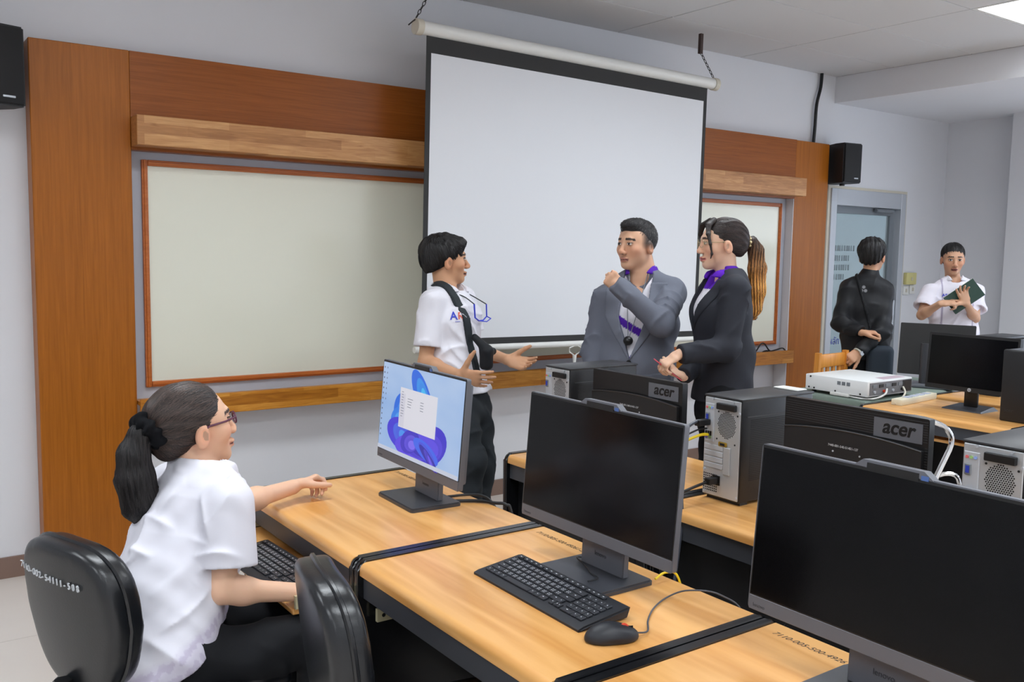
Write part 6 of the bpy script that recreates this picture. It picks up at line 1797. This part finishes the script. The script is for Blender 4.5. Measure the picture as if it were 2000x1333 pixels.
for sg in (-1, 1):
    lk = [H.w(sg * 0.030, 0.045, 0.122), H.w(sg * 0.046, 0.078, 0.098), H.w(sg * 0.064, 0.082, 0.055), H.w(sg * 0.070, 0.072, 0.01), H.w(sg * 0.066, 0.062, -0.035), H.w(sg * 0.062, 0.066, -0.055)]
    lf = loft([(p, H.f, r) for p, r in zip(lk, ((0.014, 0.010), (0.016, 0.007), (0.011, 0.005), (0.007, 0.004), (0.005, 0.003), (0.003, 0.003)))], 0.01)
    lo, hi = bounds(lk, 0.04); solid('side_lock', lf, lo, hi, 0.0032, M['hair_brown'], t)
tie = H.w(0, -0.116, 0.022)
o = B()
for a in range(9):
    o.ball(tuple(tie + (H.s * math.cos(a * 0.698) + H.u * math.sin(a * 0.698)) * 0.025), 0.009, 8, 6); 
for a in range(9):
    o.ball(tuple(tie - H.f * 0.014 + (H.s * math.cos(a * 0.698 + .35) + H.u * math.sin(a * 0.698 + .35)) * 0.025), 0.008, 8, 6)
o = o.obj('beaded_hair_tie', pm('pearl_beads', (226, 206, 160), 0.25, metal=0.3), t, True); o.data.transform(Matrix.Translation(-Vector(t.location))); o['kind'] = 'stuff'
pz = [tie + H.f * 0.02, tie - H.f * 0.03 + [0, 0, 0.004], tie - H.f * 0.052 + [0, 0, -0.04], tie - H.f * 0.062 + [0, 0, -0.13], tie - H.f * 0.064 + [0, 0, -0.24], tie - H.f * 0.058 + [0, 0, -0.33], tie - H.f * 0.05 + [0, 0, -0.375]]
pf0 = loft([(p, H.f if i > 1 else H.s, r) for i, (p, r) in enumerate(zip(pz, ((0.022, 0.022), (0.024, 0.022), (0.034, 0.030), (0.040, 0.033), (0.041, 0.032), (0.030, 0.022), (0.010, 0.008))))], 0.02)
pf = lambda P: pf0(P) - 0.0018 * np.sin((P @ H.f.astype(F32)) * 400 + 4 * np.sin(P[:, 2] * 11) + P[:, 1] * 60) * np.clip((tie[2] - P[:, 2]) * 20, 0, 1)
lo, hi = bounds(pz, 0.08); M['hair_v'] = vcol_mat('ombre_hair', 0.5, 0.4)
def pony_col(V):
    k = np.clip((tie[2] + 0.01 - V[:, 2]) / 0.22, 0, 1)[:, None] ** 0.8
    ang = np.sin((V @ H.f) * 420 + 4 * np.sin(V[:, 2] * 11) + V[:, 1] * 60) * 0.5 + 0.5
    C = np.array((52, 38, 32), float) * (1 - k) + np.array((204, 138, 68), float) * k
    return C * (0.72 + 0.4 * ang[:, None])
po_ = solid('ponytail', pf, lo, hi, 0.0035, M['hair_v'], t, pony_col)
strands(t, po_, pf, lambda P: np.array([[0.0, 0, -1.0]]) + 0 * P, 600, 14, 0.020, 0.0020, (60, 40, 30), seed=6, name='ponytail_strands', keep=lambda V: V[:, 2] > tie[2] - 0.2, colf=pony_col, rise=0.002)
glasses(t, H, pm('gold_wire', (206, 190, 150), 0.25, metal=0.6), rx=0.021, rz=0.019, r=0.0012)
trousers(t, j, 0.98, M['trouser'], 0.010, pel=(0.150, 0.125), leg=(0.092, 0.085, 0.085))
ph = thing('mobile_phone', 'phone in a pink-red case held by the woman in the black suit', 'phone', tuple(np.round(A('handR') * 0.5 + A('handL') * 0.5 + [0, 0, -0.012], 3)))
pd = nrm(A('wrR') - A('handR') + np.array([0, 0, -0.03])); pr = nrm(np.cross(pd, (0.1, -0.25, 0.95)))
b = B().box(-0.078, 0.078, -0.038, 0.038, -0.006, 0.0, 0.004, 2); o = b.obj('case', pm('phone_case', (216, 84, 98), 0.4), ph, True)
o2 = B().box(-0.072, 0.072, -0.034, 0.034, 0.0, 0.001).obj('display', M['screen_off'], ph)
mwx = frame_matrix((0, 0, 0), tuple(pd), tuple(pr)); 
if mwx[2][2] < 0: mwx = mwx @ Matrix.Rotation(math.pi, 4, 'X')
o.data.transform(mwx); o2.data.transform(mwx)

# ---- the man in black seen from behind
j = J['black']; A = lambda k: np.array(j[k], float); t = person('person', 'man in a black jacket seen from behind, hands held behind his back', (6.26, 4.1, 0))
H = Head(j['head'], j['hf'], 1.10); tr = Torso(j)
SK = (204, 154, 122)
hL = hand(A('wrL'), nrm(A('handL') - A('wrL')), (-0.3, 0.5, -0.8), -1, 1.05, ((30, 45, 30),) * 4, 4)
hR = hand(A('wrR'), nrm(A('handR') - A('wrR')), (0.7, 0.5, -0.2), 1, 1.05, ((40, 55, 35),) * 4, 4)
skin_mesh(t, H, face_field(), j, 1.0, 0.0055, SK, (176, 112, 100), (30, 26, 26), [hL, hR])
BJ = cloth('black_windcheater', (22, 23, 27), 0.6, 0.35)
jk = tr.shirt(1.0, hem=(0.17, 0.135), waist=(0.172, 0.135), chest=(0.18, 0.135), yoke=(0.14, 0.10), drop=0.0, sh=0.066)
ar = []
for sd in 'LR':
    ar.append(field(('u', 0, uni([cap(A('sh' + sd), A('el' + sd), 0.072, 0.062), cap(A('el' + sd), A('wr' + sd), 0.062, 0.046)], 0.03)), ('i', 0.005, half(A('wr' + sd), nrm(A('wr' + sd) - A('el' + sd)))), ('d', folds(0.008, ((40, 30, 44), 0.6), ((-34, 26, 36), 0.2)))))
jf = field(('u', 0, jk), ('i', 0.006, half(A('pelvis') - [0, 0, 0.0], (0, 0, -1))), ('u', 0.02, ar[0]), ('u', 0.02, ar[1]), ('u', 0.02, cap(A('neck') - [0, 0, 0.02], A('neck') + [0, 0, 0.03], 0.075, 0.068)), ('d', creases(0.009, ((22, 18, 30), 0.2), ((-24, 20, 26), 1.2))))
lo, hi = bounds([A(k) for k in ('pelvis', 'shL', 'shR', 'elL', 'elR', 'wrL', 'wrR', 'neck')], 0.18); solid('jacket', jf, lo, hi, 0.008, BJ, t)
back = Torso(j); back.f = -tr.f; back.s = -tr.s
torso_text(t, back, jf, '\u2042', 0.09, pm('back_print', (150, 150, 154), 0.7), 0.02, 0.11, 'back_print')
def hair5(P):
    return field(('u', 0, ell((0, -0.022, 0.055), (0.090, 0.110, 0.092))), ('u', 0.03, ell((0, -0.062, 0.0), (0.062, 0.055, 0.055))), ('i', 0.010, half((0, 0.064, 0.06), (0, 0.86, -0.50))), ('i', 0.01, half((0, 0.0, -0.012), (0, 0.40, -0.91))))(P) - 0.002 * np.sin(P[:, 0] * 200 + P[:, 1] * 90)
lo, hi = bounds([H.c], 0.19); ho = solid('hair', H.wrap(hair5), lo, hi, 0.0055, M['hair'], t); short_hair(t, ho, H, hair5, 700, 0.045, (28, 26, 27), 9, 0.0, 0.004, 0.002)
trousers(t, j, 1.0, M['trouser'], 0.012)
wa = thing('wrist_watch', 'pale wrist watch worn by the man in the black jacket', 'watch', tuple(np.round(A('wrR'), 3)))
dd_ = nrm(A('handR') - A('wrR')); n1 = nrm(np.cross(dd_, (0, 0, 1))); n2 = np.cross(dd_, n1)
B().tube([tuple(dd_ * 0.012 + (n1 * math.cos(a) + n2 * math.sin(a)) * 0.034) for a in np.linspace(0, 2 * math.pi, 17)[:-1]], 0.008, 6, True).obj('band', pm('watch_pale', (206, 208, 196), 0.4), wa, True)
B().cyl(tuple(dd_ * 0.012 - n1 * 0.036), tuple(dd_ * 0.012 - n1 * 0.046), 0.017, n=14).obj('dial', M['alu'], wa, True)
hb = thing('hip_bag', 'dark grey-blue pouch at the hip of the man in black', 'bag', tuple(np.round(A('pelvis'), 3)))
pk = A('pelvis') + tr.s * 0.10 - tr.f * 0.15 + np.array([0, 0, -0.01])
Rb = np.stack([tr.s, tr.f, np.array([0, 0, 1.0])], 1)
lo, hi = bounds([pk], 0.2); solid('pouch', rbox(pk, (0.095, 0.045, 0.125), Rb, 0.042), lo, hi, 0.009, cloth('slate_nylon', (50, 58, 68), 0.6), hb)
sp_ = A('shL') * 0.5 + A('neck') * 0.5
reg5 = lambda P: np.abs((P - sp_.astype(F32)) @ nrm(np.cross(nrm(pk - sp_), tr.f)).astype(F32)) - 0.012
lo, hi = bounds([sp_, pk, A('chest')], 0.2); patch(hb, 'strap', jk, 0.010, reg5, lo, hi, 0.008, cloth('strap_black', (26, 27, 30), 0.6))

# ---- the man in the white polo beyond the monitors
j = J['white']; A = lambda k: np.array(j[k], float); t = person('person', 'man in a white polo facing us, talking with a dark green folder in his arm', (7.26, 3.97, 0))
H = Head(j['head'], j['hf'], 1.08); tr = Torso(j)
SK = (208, 162, 132)
hL = hand(A('wrL'), nrm(A('handL') - A('wrL')), (-0.5, -0.6, 0.2), -1, 1.1, ((8, 10, 8), (10, 14, 8), (14, 18, 10), (20, 22, 12)), 12, (0.4, 0.8, 0.2), 0)
hR = hand(A('wrR'), nrm(A('handR') - A('wrR') + np.array([0.1, -0.1, 0])), (0.3, 0.2, -0.8), 1, 1.1, ((5, 8, 5), (50, 60, 40), (60, 70, 40), (60, 70, 40)), 3, (0.7, 0.4, 0.2), 30)
skin_mesh(t, H, face_field(1.04, 1.02), j, 1.0, 0.0055, SK, (176, 104, 96), (34, 28, 28), [hL, hR], mouth_open=True)
shirt_f = tr.shirt(1.0, hem=(0.175, 0.14), waist=(0.178, 0.145), chest=(0.19, 0.138), yoke=(0.145, 0.098), drop=0.04, sh=0.064)
slR = sleeve(A('shR'), A('shR') * 0.3 + A('elR') * 0.7, 0.070, 0.082); slL = sleeve(A('shL'), A('shL') * 0.3 + A('elL') * 0.7, 0.070, 0.082)
sf6 = field(('u', 0, shirt_f), ('i', 0.006, half(A('pelvis') - [0, 0, 0.05], (0, 0, -1))), ('u', 0.02, slR), ('u', 0.02, slL), ('d', folds(0.004, ((24, -14, 30), 0.6), ((-20, 22, 34), 2.0))), ('d', creases(0.012, ((20, 24, 30), 0.2), ((-30, 26, 30), 1.2))), ('s', 0.006, cap(A('neck') + tr.f * 0.035 - [0, 0, 0.005], A('neck') + [0.0, 0, 0.12], 0.060, 0.075)))
def col6(V):
    a, b, c = tr.co(V.astype(F32)); C = np.tile(np.array((232, 228, 238), float), (len(V), 1))
    m = ((np.abs(np.abs(a) - 0.115) < 0.006) & (b > 0)); C[m] = (176, 168, 190); return C
lo, hi = bounds([A('pelvis'), A('shR'), A('shL'), A('elR'), A('elL'), A('neck')], 0.2); solid('polo_shirt', sf6, lo, hi, 0.0075, M['cloth_v'], t, col6)
collar(t, j, WH, H, r=(0.092, 0.068), hgt=0.042, h=0.005)
torso_text(t, tr, sf6, 'ART', 0.036, LB, 0.085, 0.085, 'shirt_logo')
def hair6(P):
    return field(('u', 0, ell((0, -0.020, 0.048), (0.080, 0.102, 0.086))), ('u', 0.03, ell((0, -0.06, 0.0), (0.060, 0.052, 0.05))), ('i', 0.008, half((0, 0.068, 0.058), (0, 0.84, -0.54))), ('i', 0.01, half((0, 0.0, -0.018), (0, 0.36, -0.93))))(P)
lo, hi = bounds([H.c], 0.19); ho = solid('hair', H.wrap(hair6), lo, hi, 0.0055, M['hair'], t); short_hair(t, ho, H, hair6, 700, 0.04, (30, 27, 27), 10, 0.4, 0.003, 0.002)
trousers(t, j, 1.0, M['trouser'], 0.012)
fo = thing('folder', 'dark green folder held by the man in the white polo beyond the monitors', 'folder', tuple(np.round(A('handL') + tr.f * -0.03 - tr.s * 0.02 + [0, 0, -0.03], 3)))
ex = nrm(-tr.s * 0.8 + np.array([0, 0, 0.62])); ey = nrm(np.cross(tr.f, ex))
b = B().box(-0.13, 0.13, -0.08, 0.08, -0.006, 0.006, 0.002, 1).obj('cover', pm('folder_green', (38, 66, 56), 0.5), fo); b.data.transform(frame_matrix((0, 0, 0), tuple(ex), tuple(ey)))
b = B().box(-0.125, 0.125, -0.076, 0.082, -0.003, 0.003).obj('pages', M['white_plastic'], fo); b.data.transform(frame_matrix((0, 0, 0), tuple(ex), tuple(ey)))
